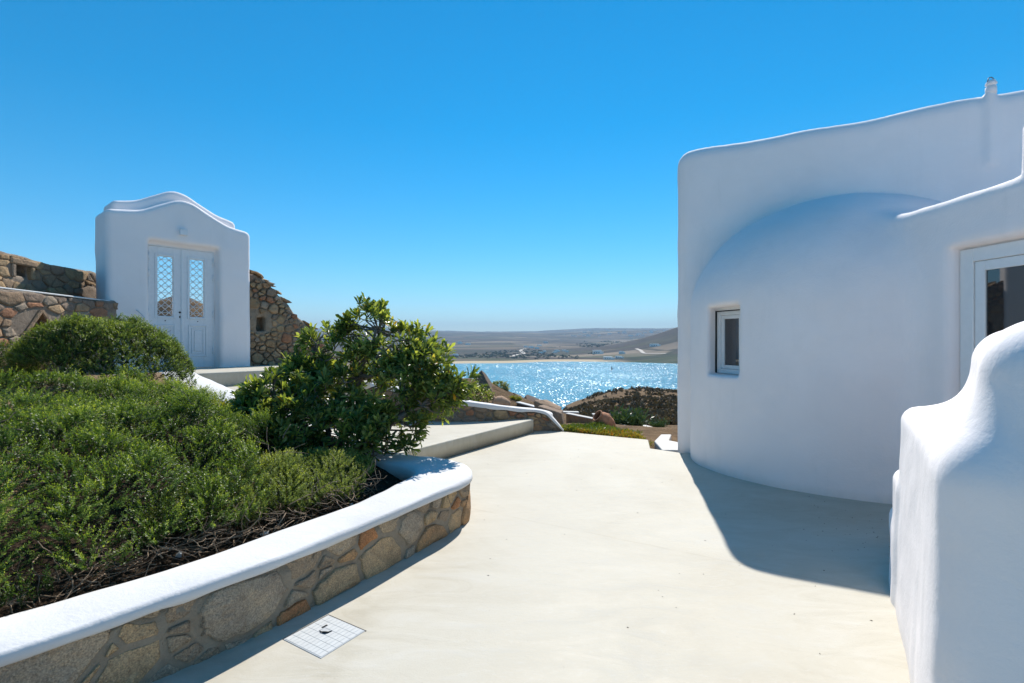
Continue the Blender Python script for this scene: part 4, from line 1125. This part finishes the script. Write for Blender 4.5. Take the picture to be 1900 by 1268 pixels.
# needle bushes ------------------------------------------------------
def worley(x, y, scale, seed):
    x = np.asarray(x, float)*scale; y = np.asarray(y, float)*scale; xi, yi = np.floor(x).astype(np.int64), np.floor(y).astype(np.int64)
    best = np.full(x.shape, 9.0); rid = np.zeros(x.shape); cx = np.zeros(x.shape); cy = np.zeros(x.shape)
    for a in (-1, 0, 1):
        for b in (-1, 0, 1):
            px = xi+a+.12+.76*_h(xi+a, yi+b, 0, seed); py = yi+b+.12+.76*_h(xi+a, yi+b, 1, seed)
            d = np.hypot(px-x, py-y); m = d < best
            best = np.where(m, d, best); rid = np.where(m, _h(xi+a, yi+b, 2, seed), rid); cx = np.where(m, px, cx); cy = np.where(m, py, cy)
    return best, rid, cx/scale, cy/scale
def clump_h(x, y, scale, seed, amp):
    f, rid, _, _ = worley(x, y, scale, seed)
    return amp*(np.sqrt(np.clip(1-(f/.85)**2, 0, 1))-.55)+amp*.8*(rid-.5)
def needle_bush(name, label, inside, height, box, n_sprig, seed, mat_, base, nl=30, Ls=(.06, .13), Ln=(.013, .023), wid=.32, spread=.65, group=None, cl=4.0):
    """height(x, y) -> top surface z; inside(x, y) -> 0..1 footprint density"""
    r = np.random.default_rng(seed); base = np.array(base, float)
    root = empty(name, tuple(base), label, 'bush', group)
    XY = np.zeros((0, 2))
    while len(XY) < n_sprig:
        c = np.stack([r.uniform(box[0], box[1], n_sprig), r.uniform(box[2], box[3], n_sprig)], 1)
        h0 = height(c[:, 0], c[:, 1]); e = .03
        gx = (height(c[:, 0]+e, c[:, 1])-h0)/e; gy = (height(c[:, 0], c[:, 1]+e)-h0)/e
        steep = np.sqrt(1+np.minimum(gx**2+gy**2, 9))
        keep = (r.random(len(c)) < inside(c[:, 0], c[:, 1])*steep/3.2)
        XY = np.vstack([XY, c[keep]])
    XY = XY[:n_sprig]; x, y = XY.T; e = .04
    h0 = height(x, y); gx = (height(x+e, y)-height(x-e, y))/(2*e); gy = (height(x, y+e)-height(x, y-e))/(2*e)
    N = unit(np.stack([-np.clip(gx, -2, 2), -np.clip(gy, -2, 2), np.ones_like(x)], 1))
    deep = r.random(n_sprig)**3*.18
    O = np.stack([x, y, h0], 1)-N*deep[:, None]
    T = rand_unit(n_sprig, r); T = unit(T-N*(T*N).sum(1, keepdims=True))
    wf, wr, wcx, wcy = worley(x, y, cl, seed)
    T = unit(T*.55+1.25*unit(np.stack([x-wcx, y-wcy, np.zeros_like(x)], 1)))
    A = unit(N*r.uniform(.25, .8, n_sprig)[:, None]+T*spread*r.uniform(.4, 1.1, n_sprig)[:, None]+np.array([0, 0, .25]))
    Ls_ = r.uniform(*Ls, n_sprig)
    O = O-A*(Ls_*.5)[:, None]
    idx = np.repeat(np.arange(n_sprig), nl); m = len(idx)
    t = np.tile(np.linspace(.1, 1.0, nl), n_sprig)+r.normal(0, .02, m)
    bend = np.array([0, 0, 1.0])*.25
    ax = unit(A[idx]+bend*t[:, None])
    B = O[idx]+A[idx]*(Ls_[idx]*t)[:, None]+bend*(Ls_[idx]*t*t*.4)[:, None]
    q = rand_unit(m, r); q = unit(q-ax*(q*ax).sum(1, keepdims=True))
    D = unit(ax*r.uniform(.5, 1.2, m)[:, None]+q)
    L = r.uniform(*Ln, m)*(1.1-.35*t); W = L*wid
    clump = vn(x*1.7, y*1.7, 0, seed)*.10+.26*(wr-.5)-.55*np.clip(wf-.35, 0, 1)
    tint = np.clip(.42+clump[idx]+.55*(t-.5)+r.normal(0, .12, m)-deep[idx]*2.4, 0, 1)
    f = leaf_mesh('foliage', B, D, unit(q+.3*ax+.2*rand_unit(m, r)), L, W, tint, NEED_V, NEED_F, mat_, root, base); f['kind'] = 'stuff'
    return root, r
def twig_mess(root, base, starts, r, n, name='twigs', ln=(.15, .4), rad=.004, drift=(0, 0, 0), mat_=None):
    items = []
    for _ in range(n):
        s = np.array(starts(r), float); d = unit(r.normal(size=3)*np.array([1, 1, .35])+np.array(drift)); L = r.uniform(*ln)
        pts = [s]
        for k in range(5):
            d = unit(d+r.normal(0, .35, 3)*np.array([1, 1, .7])); p = pts[-1]+d*L/5
            p[2] = max(p[2], soil_z(p[0], p[1])+.008); pts.append(p)
        pa = np.array(pts)
        if not in_poly(pa[:, 0], pa[:, 1], BED_IN).all(): continue
        items.append((pa-base, np.linspace(rad*r.uniform(.6, 1.3), rad*.4, 6)))
    t = tubes(name, items, mat_ or M_TWIG, root, 4); t['kind'] = 'stuff'; return t
def ell(x, y, cx, cy, a, b, rot):
    c, s = math.cos(rot), math.sin(rot); dx, dy = x-cx, y-cy
    return np.sqrt(((dx*c+dy*s)/a)**2+((-dx*s+dy*c)/b)**2)
# frontal spreading bush: footprint polygon follows the planter
def front_d(x, y):   # distance inside the planter from the inner coping line
    return (-(x+2.02)*.86+(y-2.61)*.51)
def side_u(x, y): return (x+2.02)*.51+(y-2.61)*.86
def dens_main(x, y):
    d, u = front_d(x, y), side_u(x, y)
    edge = .10+.08*vn(u*2.1, 0, 0, 5)+.06*np.clip(u-1.2, 0, 2)
    back = 3.55+.25*vn(u*1.3, 3, 0, 6)-.25*np.clip(u-1.0, 0, 3)
    return ((x/np.maximum(y, .5) < -.485+.03*vn(y*3, 1, 0, 4)) & (d > edge) & (d < back) & (u > -2.6) & (u < 1.45+.15*vn(d*2, 7, 0, 6)+.35*np.clip(d-1.0, 0, 2))).astype(float)
def h_main(x, y):
    d, u = front_d(x, y), side_u(x, y)
    edge = .10+.08*vn(u*2.1, 0, 0, 5)+.06*np.clip(u-1.2, 0, 2)
    rise = 1-np.exp(-np.clip(d-edge+.02, 0, 3)/.20)
    k = .15+.22*rise+.10*np.clip(1-np.abs(d-1.2)/1.2, 0, 1)-.10*np.clip((d-1.5)/1.4, 0, 1)
    k = k*(1-.35*sstep(1.0, 2.0, u))
    l = .08*vn(x*1.9, y*1.9, 0, 11)+clump_h(x, y, 4.0, 21, .21)+.03*vn(x*10, y*10, 0, 13)
    return soil_z(x, y)+k*(1+.0*x)+l*np.minimum(1, rise+.3)
b0 = np.array([-3.0, 3.2, .55])
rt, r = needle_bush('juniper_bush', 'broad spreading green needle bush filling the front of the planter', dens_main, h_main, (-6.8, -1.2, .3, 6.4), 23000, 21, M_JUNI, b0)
def st_main(r):
    u = r.uniform(-1.6, 2.0); d = .15+r.uniform(-.08, .28); p = np.array([-2.02, 2.61])+np.array([.51, .86])*u+np.array([-.86, .51])*d
    return [p[0], p[1], soil_z(p[0], p[1])+r.uniform(.02, .20)]
twig_mess(rt, b0, st_main, r, 420, 'dry_twigs', (.12, .38), .0042, (.35, -.25, 0))
def st_in(r):
    u = r.uniform(-2.2, 1.5); d = r.uniform(.5, 2.6); p = np.array([-2.02, 2.61])+np.array([.51, .86])*u+np.array([-.86, .51])*d
    return [p[0], p[1], h_main(p[0], p[1])-r.uniform(.02, .22)]
twig_mess(rt, b0, st_in, r, 260, 'twigs', (.12, .3), .0035, (0, 0, .3), M_BARK)
# pale patch at the foot of the glossy shrub
def dens_pale(x, y): return (ell(x, y, -1.80, 4.14, .95, .36, math.radians(60)) < 1+.15*vn(x*4, y*4, 0, 9)).astype(float)
def h_pale(x, y): return soil_z(x, y)+.07+.20*np.sqrt(np.clip(1-ell(x, y, -1.80, 4.14, .98, .40, math.radians(60))**2, 0, 1))+clump_h(x, y, 4.0, 22, .08)+.03*vn(x*11, y*11, 0, 15)
b1 = np.array([-1.97, 4.5, .3])
rt, r = needle_bush('juniper_bush', 'low pale grey green needle bush under the large glossy shrub', dens_pale, h_pale, (-3.1, -.9, 3.1, 5.6), 3300, 22, M_JUNI_L, b1, 28, (.06, .12))
def st_pale(r): return [-1.70+r.normal(0, .2), 4.35+r.normal(0, .35), .26+r.uniform(.0, .10)]
twig_mess(rt, b1, st_pale, r, 130, 'dry_twigs', (.12, .3), .0035, (.3, -.2, 0))
# rounded dark mound in front of the gate
mc = P(198, 690, 6.2); mcx, mcy = mc[0], mc[1]
def dens_mound(x, y): return (ell(x, y, mcx, mcy, .88, .70, .35) < 1+.08*vn(x*4, y*4, 0, 19)).astype(float)
def h_mound(x, y):
    q = ell(x, y, mcx, mcy, .91, .73, .35)
    return soil_z(x, y)+.05+.66*np.clip(1-q**2.6, 0, 1)**.55+(clump_h(x, y, 4.0, 23, .10)+.05*vn(x*9, y*9, 0, 25))
b2 = np.array([mcx, mcy, .95])
rt, r = needle_bush('mound_bush', 'dense rounded dark green bush in front of the white gate', dens_mound, h_mound, (mcx-1.5, mcx+1.5, mcy-1.3, mcy+1.3), 5200, 23, M_JUNI_D, b2, 26, (.07, .13), (.016, .028), .36)
def st_m(r):
    a = r.uniform(0, 6.28); k = r.random()**.5*.95; x = mcx+math.cos(a)*k; y = mcy+math.sin(a)*k*.7
    return [x, y, h_mound(x, y)-r.uniform(.03, .25)]
twig_mess(rt, b2, st_m, r, 180, 'twigs', (.12, .3), .0035, (0, 0, .3), M_BARK)
# dark bushes at the foot of the stone wall
for k, (px, py, Y, w, hgt, lab) in enumerate(((18, 668, 6.0, .34, .42, 'dark feathery bush at the left edge below the stone wall'), (115, 628, 7.3, .42, .34, 'dark low bush under the triangular wall niche'), (25, 718, 5.7, .26, .12, 'small light tuft on the sandy soil at the left edge'))):
    c = P(px, py, Y)
    def dn(x, y, c=c, w=w): return (ell(x, y, c[0], c[1], w, w*.7, .2) < 1).astype(float)
    def hg(x, y, c=c, w=w, hgt=hgt): return soil_z(x, y)+.03+hgt*np.clip(1-ell(x, y, c[0], c[1], w*1.05, w*.75, .2)**2, 0, 1)**.6+.05*vn(x*8, y*8, 0, 26)
    needle_bush('small_bush', lab, dn, hg, (c[0]-.6, c[0]+.6, c[1]-.6, c[1]+.6), 420, 40+k, M_JUNI_D if k < 2 else M_JUNI, (c[0], c[1], float(soil_z(c[0], c[1]))), 18, (.08, .16), (.02, .034), .3)
# leaf litter and pebbles on the soil
def bed_litter():
    r = np.random.default_rng(77); n = 900
    u = r.uniform(-2, 2.6, n); d = r.uniform(.03, .5, n); x = -2.02+.51*u-.86*d; y = 2.61+.86*u+.51*d
    ok = in_poly(x, y, BED); x, y = x[ok], y[ok]; B = np.stack([x, y, soil_z(x, y)+.006], 1); m = len(B)
    D = rand_unit(m, r)*np.array([1, 1, .25]); L = r.uniform(.015, .045, m)
    o = leaf_mesh('leaf_litter', B, unit(D), unit(np.array([0, 0, 1.0])+.3*rand_unit(m, r)), L, L*.35, np.clip(r.normal(.5, .25, m), 0, 1), OBOV_V, OBOV_F, M_SCRUB)
    tag(o, 'dry brown leaves and twigs lying on the bed soil', 'leaf litter', kind='stuff')
bed_litter()
for k, (px, py, s_) in enumerate(((488, 990, .035), (327, 1040, .03), (905//2+200, 935, .02))):
    c = G(px, py, .28); hull = hull_obj('pebble', rock_hull((s_, s_*.8, s_*.6), 14, 300+k), M_COVER); c = [c[0]-.02, c[1]+.06, float(soil_z(c[0], c[1]))+.012]; hull.location = c
    tag(hull, ('pale round pebble on the soil behind the coping', 'small pale pebble nearest the camera on the bed soil', 'tiny pebble under the glossy shrub')[k], 'pebble')

# ------------------------------------------------------------------ garden beyond the terrace
def tz(x, y): return float(terrain_z(np.array([x]), np.array([y]))[0])
def pot(name, label, c, axis, size, mat_, roll=0):
    """amphora-like jar; axis = direction of its mouth"""
    prof = [(.0, 0), (.19, 0), (.24, .06), (.33, .25), (.40, .50), (.41, .62), (.36, .80), (.27, .92), (.25, .97), (.285, 1.0), (.295, 1.03), (.25, 1.03), (.225, .98), (.25, .90), (.33, .78), (.37, .6), (.0, .1)]
    pr = [prof[0]]
    for a, b in zip(prof[:-1], prof[1:]):
        for t in (.5, 1): pr.append((a[0]+(b[0]-a[0])*t+(.006*math.sin((a[1]+(b[1]-a[1])*t)*60) if a[0] > .2 else 0), a[1]+(b[1]-a[1])*t))
    q = Vector(axis).normalized().to_track_quat('Z', 'Y').to_matrix().to_4x4()
    root = empty(name, tuple(c), label, 'jar')
    M_ = q @ Matrix.Scale(size, 4)
    body = lathe('body', pr, mat_, root, 28, M_, .0)
    lathe('rim', [(.255, .985), (.30, .99), (.31, 1.015), (.30, 1.04), (.255, 1.045), (.23, 1.01), (.255, .985)], mat_, root, 28, M_)
    for z_ in (.30, .62): lathe('band', [(np.interp(z_, [.25, .5, .62], [.33, .40, .41])+.0, z_-.015), (np.interp(z_, [.25, .5, .62], [.33, .40, .41])+.014, z_), (np.interp(z_, [.25, .5, .62], [.33, .40, .41]), z_+.015)], mat_, root, 28, M_)
    return root
c = P(1137, 800, 10.2); pot('terracotta_jar', 'reddish terracotta jar leaning on its side beyond the terrace edge', (c[0], c[1], c[2]+.06), (-.78, -.25, .62), .42, M_TERRA)
c = P(946, 752, 10.3); pot('terracotta_jar', 'pale terracotta jar half hidden behind the low white coping', (c[0], c[1], c[2]), (-.95, -.15, .25), .34, M_TERRA2)
def boulder(label, pts, sd, mat_=None, name='boulder'):
    o = None; pts = np.array(pts); c = pts.mean(0); o = hull_obj(name, pts-c, mat_ or M_ROCK, None, .012); o.location = c
    tag(o, label, 'rock'); return o
def quad_rock(corners, thick, seed, grow=.03):
    r = np.random.default_rng(seed); p = np.array(corners); q = p+np.array([.1, thick, -.05]); a = np.vstack([p, q, (p+q)/2]); return a+r.normal(0, grow, a.shape)
boulder('big tan boulder resting behind the end of the low wall', quad_rock([P(1003, 772, 10.2), P(1002, 755, 10.2), P(1043, 768, 10.0), P(1047, 802, 10.0), P(1010, 800, 10.0)], .7, 1), 1)
boulder('flat tan slab tilted on top of the big boulder', quad_rock([P(992, 760, 10.6), P(994, 746, 10.6), P(1008, 743, 10.7), P(1040, 761, 10.4), P(1036, 768, 10.4)], .5, 2, .02), 2)
boulder('small grey white stone beside the low wall tip', quad_rock([P(1034, 800, 9.7), P(1036, 788, 9.7), P(1046, 788, 9.7), P(1044, 801, 9.7)], .15, 3, .01), 3, M_STONE_P)
boulder('dark pointed rock outcrop standing against the bay', quad_rock([P(876, 724, 13.5), P(884, 700, 13.6), P(888, 690, 13.7), P(893, 690, 13.7), P(905, 718, 13.4), P(912, 735, 13.2), P(880, 745, 13.2)], .6, 4, .03), 4, M_DARKROCK)
boulder('dark low rock on the slope right of the pointed outcrop', quad_rock([P(948, 744, 14), P(951, 729, 14), P(960, 734, 14), P(972, 744, 13.6), P(970, 754, 13.6)], .6, 5, .04), 5, M_DARKROCK)
boulder('brown rock edge above the bay behind the boulders', quad_rock([P(965, 746, 15), P(976, 738, 15), P(995, 750, 14.6), P(1035, 760, 14.6), P(1040, 772, 14), P(980, 762, 14)], .8, 6, .04), 6, M_DARKROCK)
boulder('flat pale grey rock lying among the ground cover', quad_rock([P(1158, 806, 10.6), P(1162, 799, 11.2), P(1205, 800, 11.2), P(1222, 806, 10.6), P(1190, 808, 10.4)], .3, 7, .02), 7, M_STONE_P)

def low_garden_wall(label, a, b, h, th, mat_b, white=.03, cat='garden wall'):
    a, b = np.array(a), np.array(b); e = (b-a)[:2]; L = np.linalg.norm(e); e = e/L; nn = np.array([-e[1], e[0]])
    root = empty('garden_wall', tuple(a-np.array([0, 0, h])), label, cat)
    sl = (b[2]-a[2])/L
    M_ = frame_M((0, 0, h), (e[0], e[1], sl), (nn[0], nn[1], 0))
    bevel_box('body', (0, 0, -h), (L, th, -white), mat_b, root, .01, 1, M_)
    bevel_box('white_rim', (-.01, -.012, -white), (L+.01, th+.012, .0), M_COPING, root, .008, 1, M_)
    return root
low_garden_wall('dark stone garden wall with thin white rim beyond the boulder', P(1050, 767, 11.6), P(1100, 777, 11.2), .5, .12, M_STONE_W, .02)
low_garden_wall('short white topped garden wall behind the leaning jar', P(1101, 769, 12.5), P(1134, 770, 12.5), .45, .18, M_STONE_Y, .035)
low_garden_wall('thin white rimmed garden wall far down by the boulder', P(1034, 764, 16), P(1074, 765, 16), .5, .2, M_STONE_W, .05)
low_garden_wall('thin white rimmed wall on the slope above the bay', P(908, 735, 14.0), P(944, 742, 13.6), .5, .12, M_DARKROCK, .03)
low_garden_wall('lower white rimmed wall descending beside the slope rocks', P(958, 746, 13), P(992, 755, 12.5), .4, .12, M_DARKROCK, .03)
low_garden_wall('white rimmed wall running down behind the house corner', P(1190, 789, 12.5), P(1262, 812, 10.2), .4, .12, M_STONE_Y, .12)
o = prism('white_path', [tuple(G(a, b, -.03)[:2]) for a, b in ((1214, 818), (1226, 806), (1246, 806), (1241, 817), (1262, 821), (1262, 835), (1229, 835))], -.5, -.03, M_COPING, .02)
tag(o, 'white painted step path beside the house corner', 'path', kind='structure')
o = prism('white_ledge', [tuple(P(1140, 795, 11.4)[:2]), tuple(P(1146, 789, 11.9)[:2]), tuple(P(1164, 793, 11.9)[:2]), tuple(P(1156, 798, 11.3)[:2])], -.7, -.33, M_COPING, .03)
tag(o, 'small white ledge between the jar and the spiky bush', 'ledge', kind='thing')

# ground cover beyond the edge
def ground_cover():
    r = np.random.default_rng(91); n = 6500
    X = r.uniform(.75, 2.3, n); Y = r.uniform(8.4, 11.6, n)
    edge = np.interp(X, [E0[0], E1[0]], [E0[1], E1[1]])
    ok = (Y > edge+.06) & (Y < edge+.75+.6*vn(X*1.3, 0, 0, 2)+.25*vn(X*4, Y*4, 0, 3)) & (vn(X*2.2, Y*2.2, 0, 4) > -.7)
    X, Y = X[ok], Y[ok]; n = len(X)
    Z = terrain_z(X, Y)+.07+.05*vn(X*3, Y*3, 0, 5); B0 = np.stack([X, Y, Z], 1)
    idx = np.repeat(np.arange(n), 8); m = len(idx); D = unit(rand_unit(m, r)*np.array([1, 1, .6])+np.array([0, 0, .7]))
    L = r.uniform(.05, .085, m); tint = np.clip(.45+.5*vn(X*1.7+3, Y*1.7, 0, 8)[idx]+r.normal(0, .13, m)+.25*(X[idx] < 1.35), 0, 1)
    o = leaf_mesh('ground_cover', B0[idx]+r.normal(0, .02, (m, 3)), D, rand_unit(m, r), L, L*.22, tint, NEED_V, NEED_F, M_SUCC)
    tag(o, 'green and orange ice plant carpet along the terrace edge', 'ground cover', kind='stuff')
ground_cover()
def tuft(name, label, c, n, L, spread, mat_, seed, lean=(0, 0, 0), cat='plant', wid=.05):
    r = np.random.default_rng(seed); c = np.array(c, float)
    root = empty(name, tuple(c), label, cat)
    D = unit(rand_unit(n, r)*np.array([spread, spread, .5])+np.array([0, 0, .75])+np.array(lean)); D[:, 2] = np.abs(D[:, 2])+.05
    B = c+r.normal(0, .10*spread, (n, 3))*np.array([1, 1, .3])*L[1]*1.5; Ll = r.uniform(*L, n)
    f = leaf_mesh('foliage', B, D, rand_unit(n, r), Ll, Ll*wid, np.clip(r.normal(.45, .22, n), 0, 1), BLADE_V, BLADE_F, mat_, root, c); f['kind'] = 'stuff'
    # side leaflets
    k = 6; idx = np.repeat(np.arange(n), k); m = len(idx); t = r.uniform(.3, 1, m)
    B2 = B[idx]+unit(D)[idx]*(Ll[idx]*t)[:, None]; D2 = unit(D[idx]+rand_unit(m, r)*.8); L2 = Ll[idx]*r.uniform(.15, .3, m)
    g = leaf_mesh('leaflets', B2, D2, rand_unit(m, r), L2, L2*.25, np.clip(r.normal(.45, .22, m), 0, 1), NEED_V, NEED_F, mat_, root, c); g['kind'] = 'stuff'
    return root
c = P(1170, 803, 12.2); tuft('spiky_bush', 'dark green spiky bush leaning beyond the leaning jar', c, 420, (.25, .62), .8, M_AGAVE, 51, (-.25, 0, .1), 'bush')
c = P(1222, 796, 14); tuft('spiky_bush', 'small green tuft behind the white rimmed wall by the house', c, 120, (.15, .35), .9, M_AGAVE, 52, (0, 0, 0), 'bush')
c = P(1242, 838, 7.85); tuft('small_plant', 'little green succulent in the notch at the house corner', (c[0], c[1], -.12), 70, (.05, .10), .9, M_SUCC, 53, (0, 0, 0), 'plant', .25)
def slope_shrub(label, px, py, Y, w, h, n, seed, mat_):
    c = P(px, py, Y); r = np.random.default_rng(seed)
    root = empty('slope_shrub', tuple(c-np.array([0, 0, h])), label, 'shrub')
    p = rand_unit(n, r)*np.array([w, w*.7, h])*r.uniform(.6, 1.05, (n, 1))+c
    p = p[vn(p[:, 0]*5, p[:, 1]*5, p[:, 2]*5, seed) > -.4]
    cr = rosettes('crown', p, unit(p-c+np.array([0, 0, .4])), r, mat_, root, c-np.array([0, 0, h]), (7, 10), (.05, .09), .3); cr['kind'] = 'stuff'
    tubes('stem', [(np.array([[0, 0, -.3], [0, 0, h*.5], [w*.2, 0, h]]), np.array([.03, .02, .01]))], M_BARK, root, 6)
slope_shrub('leafy green shrub on the slope behind the low coping', 888, 735, 11.3, .34, .26, 260, 61, M_PITTO)
slope_shrub('yellow green shrub on the slope behind the pointed rock', 925, 722, 14.2, .30, .22, 220, 62, M_PITTO_Y)
slope_shrub('sparse brownish shrub between the slope rocks', 955, 742, 13.4, .16, .10, 70, 63, M_PITTO_Y)

# ------------------------------------------------------------------ scrub on the headland and trees on the far shore (uncountable)
def blob_scrub(name, label, X, Y, Z, S, H, seed, mat_):
    r = np.random.default_rng(seed); n = len(X); k = 26
    idx = np.repeat(np.arange(n), k); m = len(idx); d = rand_unit(m, r); d[:, 2] = np.abs(d[:, 2])
    B = np.stack([X, Y, Z], 1)[idx]+d*np.stack([S, S, H], 1)[idx]*r.uniform(.5, 1, (m, 1))
    L = S[idx]*r.uniform(.45, .8, m)
    t = np.clip(r.normal(.4, .18, n)[idx]+r.normal(0, .15, m), 0, 1)
    o = leaf_mesh(name, B-unit(d)*(L*.4)[:, None], unit(d+.9*rand_unit(m, r)), rand_unit(m, r), L, L*.7, t, NEED_V, NEED_F, mat_)
    tag(o, label, 'scrub', kind='stuff')
r = np.random.default_rng(101); n = 1050
Y = np.exp(r.uniform(np.log(17), np.log(104), n)); X = r.uniform(.07, .36, n)*Y
ok = vn(X*.12, Y*.07, 0, 77)+.5*vn(X*.5, Y*.3, 0, 78) > -.25; X, Y = X[ok], Y[ok]
S = r.uniform(.20, .60, len(X))*np.interp(Y, [15, 100], [.55, 1.15])
blob_scrub('dry_scrub', 'dark dry scrub dotting the brown headland', X, Y, terrain_z(X, Y), S, S*.75, 7, M_SCRUB)
n = 3000; Yr = np.exp(r.uniform(np.log(1085), np.log(2600), n)); X = r.uniform(-.26, .34, n)*Yr; Z = terrain_z(X, Yr)
ok = (Z > -36.3) & (vn(X*.004, Yr*.0016, 0, 87)+.4*vn(X*.02, Yr*.008, 0, 88)+np.interp(Yr, [1085, 1500, 2600], [.25, .0, -.35]) > .05); X, Yr, Z = X[ok], Yr[ok], Z[ok]
S = r.uniform(2.0, 5.0, len(X)); blob_scrub('far_trees', 'dark tree belts in the valley behind the beach', X, Yr, Z, S, S*.8, 8, M_FARTREE)
boulder('small rock cairn standing on the crest of the headland', quad_rock([P(1196, 735, 85), P(1199, 724, 85), P(1203, 723, 85), P(1209, 735, 85)], .9, 9, .1), 9, M_DARKROCK, 'cairn')

# ------------------------------------------------------------------ far white houses
def far_house(px, py, w, h, label, group=None, deep=True):
    c = terrain_hit(px, py); Wd = w*c[1]/950; Hh = h*c[1]/950
    root = empty('far_house', tuple(c-np.array([0, 0, .6])), label, 'house', group)
    bevel_box('wall', (-Wd/2, -Wd*.25, 0), (Wd/2, Wd*.35, Hh+.6), M_FOAM, root, 0)
    bevel_box('wing', (-Wd*.1, -Wd*.4, 0), (Wd*.72, -Wd*.25, Hh*.66+.6), M_FOAM, root, 0)
    if deep:
        for k in range(3): bevel_box('window', (-Wd*.42+k*Wd*.26, -Wd*.25-.1 if k < 1 else -Wd*.4-.1, Hh*.22+.6), (-Wd*.42+k*Wd*.26+Wd*.11, -Wd*.25+.05 if k < 1 else -Wd*.4+.05, Hh*.5+.6), M_DARKIN, root, 0)
for a in ((1108, 657, 15, 7, 'large white house with dark windows on the far shore'), (1153, 657, 9, 5, 'white house low on the dark shore right of the large one'), (1214, 643, 15, 5, 'white house with dark openings high on the dark hill'),
          (1128, 667, 16, 5, 'wide pale shore building at the water edge'), (1148, 665, 12, 4, 'low grey white building beside the wide shore building'), (845, 661, 9, 4, 'white house at the left end of the beach')):
    far_house(*a)
rg = np.random.default_rng(5)
for px, py in ((1033, 653), (1046, 652), (1052, 654), (1029, 655), (1010, 654), (1003, 656), (996, 648), (985, 646), (975, 645), (1000, 642), (1012, 637), (868, 640), (853, 638)):
    far_house(px, py, rg.uniform(5, 9), rg.uniform(2.5, 4), 'tiny white house in the scattered valley village behind the beach', 'white houses of the far valley village', False)
for k in range(34):
    px = rg.uniform(1045, 1250); py = rg.uniform(613.5, 626)-(px-1045)/200*2
    c = terrain_hit(px, py, 2500, 8000)
    s_ = rg.uniform(7, 14); root = bevel_box('far_house', (-s_, -s_*.6, -2), (s_, s_*.6, s_*.5), M_FOAM, None, 0); root.location = c
    tag(root, 'white speck of a house on the hazy skyline ridge', 'house', 'white houses on the hazy ridge')

def dirt_track(label, pix, w):
    pts = np.array([terrain_hit(a, b) for a, b in pix]); c_ = catmull(pts[:, :2], 40)
    d = np.gradient(c_, axis=0); d /= np.maximum(np.linalg.norm(d, axis=1), 1e-6)[:, None]; nn = np.stack([-d[:, 1], d[:, 0]], 1)
    rows = [np.column_stack([c_+nn*k, terrain_z(*(c_+nn*k).T)+1.2]) for k in (-w, 0, w)]
    R = np.stack(rows, 1); i = np.arange(39)[:, None]*3; j = np.arange(2)[None]
    o = mesh_np('dirt_track', R.reshape(-1, 3), np.stack([i+j, i+j+1, i+4+j, i+3+j], -1).reshape(-1, 4), M_TRACK, None, True)
    tag(o, label, 'track', kind='structure')
M_TRACK = m_flat('pale_track', (.55, .48, .40), .9, var=.1, nscale=.05)
dirt_track('pale dirt track zigzagging up the dark hill by the house', [(1180, 648), (1188, 651), (1194, 656), (1204, 657), (1236, 657)], 4)
dirt_track('pale dirt track winding inland from the beach', [(948, 663), (960, 659), (972, 657), (966, 651), (975, 648)], 5)
# windsurfer ---------------------------------------------------------
yy = (EYE+40)*950/(688-634); xx = (1134-950)/950*yy
ws = empty('windsurfer', (xx, yy, -40), 'windsurfer with dark upright sail far out on the bay', 'windsurfer')
hull_obj('board', np.array([(-1.3, 0, 0), (-1, .35, 0), (1.2, .35, 0), (1.4, 0, .1), (1.2, -.35, 0), (-1, -.35, 0), (-1.2, 0, .25), (1.3, 0, .25), (0, .35, .25), (0, -.35, .25)]), M_FOAM, ws)
bm = bmesh.new(); sp = [(0, .05, .3), (-.1, .1, 2.5), (.5, .15, 6.0), (1.0, .2, 5.8), (2.1, .4, 3.0), (2.0, .5, 1.6), (.3, .1, .6)]
f1 = [bm.verts.new(p) for p in sp]; f2 = [bm.verts.new((p[0], p[1]+.06, p[2])) for p in sp]
bm.faces.new(f1); bm.faces.new(f2[::-1])
for i in range(len(sp)): bm.faces.new((f1[i], f1[(i+1) % len(sp)], f2[(i+1) % len(sp)], f2[i]))
mesh_bm('sail', bm, M_DARKIRON, ws)
tubes('mast', [(np.array([[0, .05, .2], [-.05, .1, 2.5], [.5, .15, 6.0]]), .05)], M_BLACK, ws)

# ------------------------------------------------------------------ haze
bm = bmesh.new(); Vb, Fb = box_geo((-9400, -9400, -47.5), (9400, 9400, 330)); q_ = [bm.verts.new(v) for v in Vb]
for f in Fb: bm.faces.new([q_[i] for i in f])
mh = bpy.data.materials.new('haze_air'); mh.use_nodes = True; nn_ = mh.node_tree.nodes; nn_.clear()
out = nn_.new('ShaderNodeOutputMaterial'); pv = nn_.new('ShaderNodeVolumePrincipled'); pv.inputs['Density'].default_value = 1.6e-4
pv.inputs['Color'].default_value = (.54, .77, 1.0, 1); mh.node_tree.links.new(pv.outputs[0], out.inputs['Volume'])
hz = mesh_bm('haze', bm, mh); tag(hz, 'pale blue sea haze over the far hills', 'haze', kind='stuff')
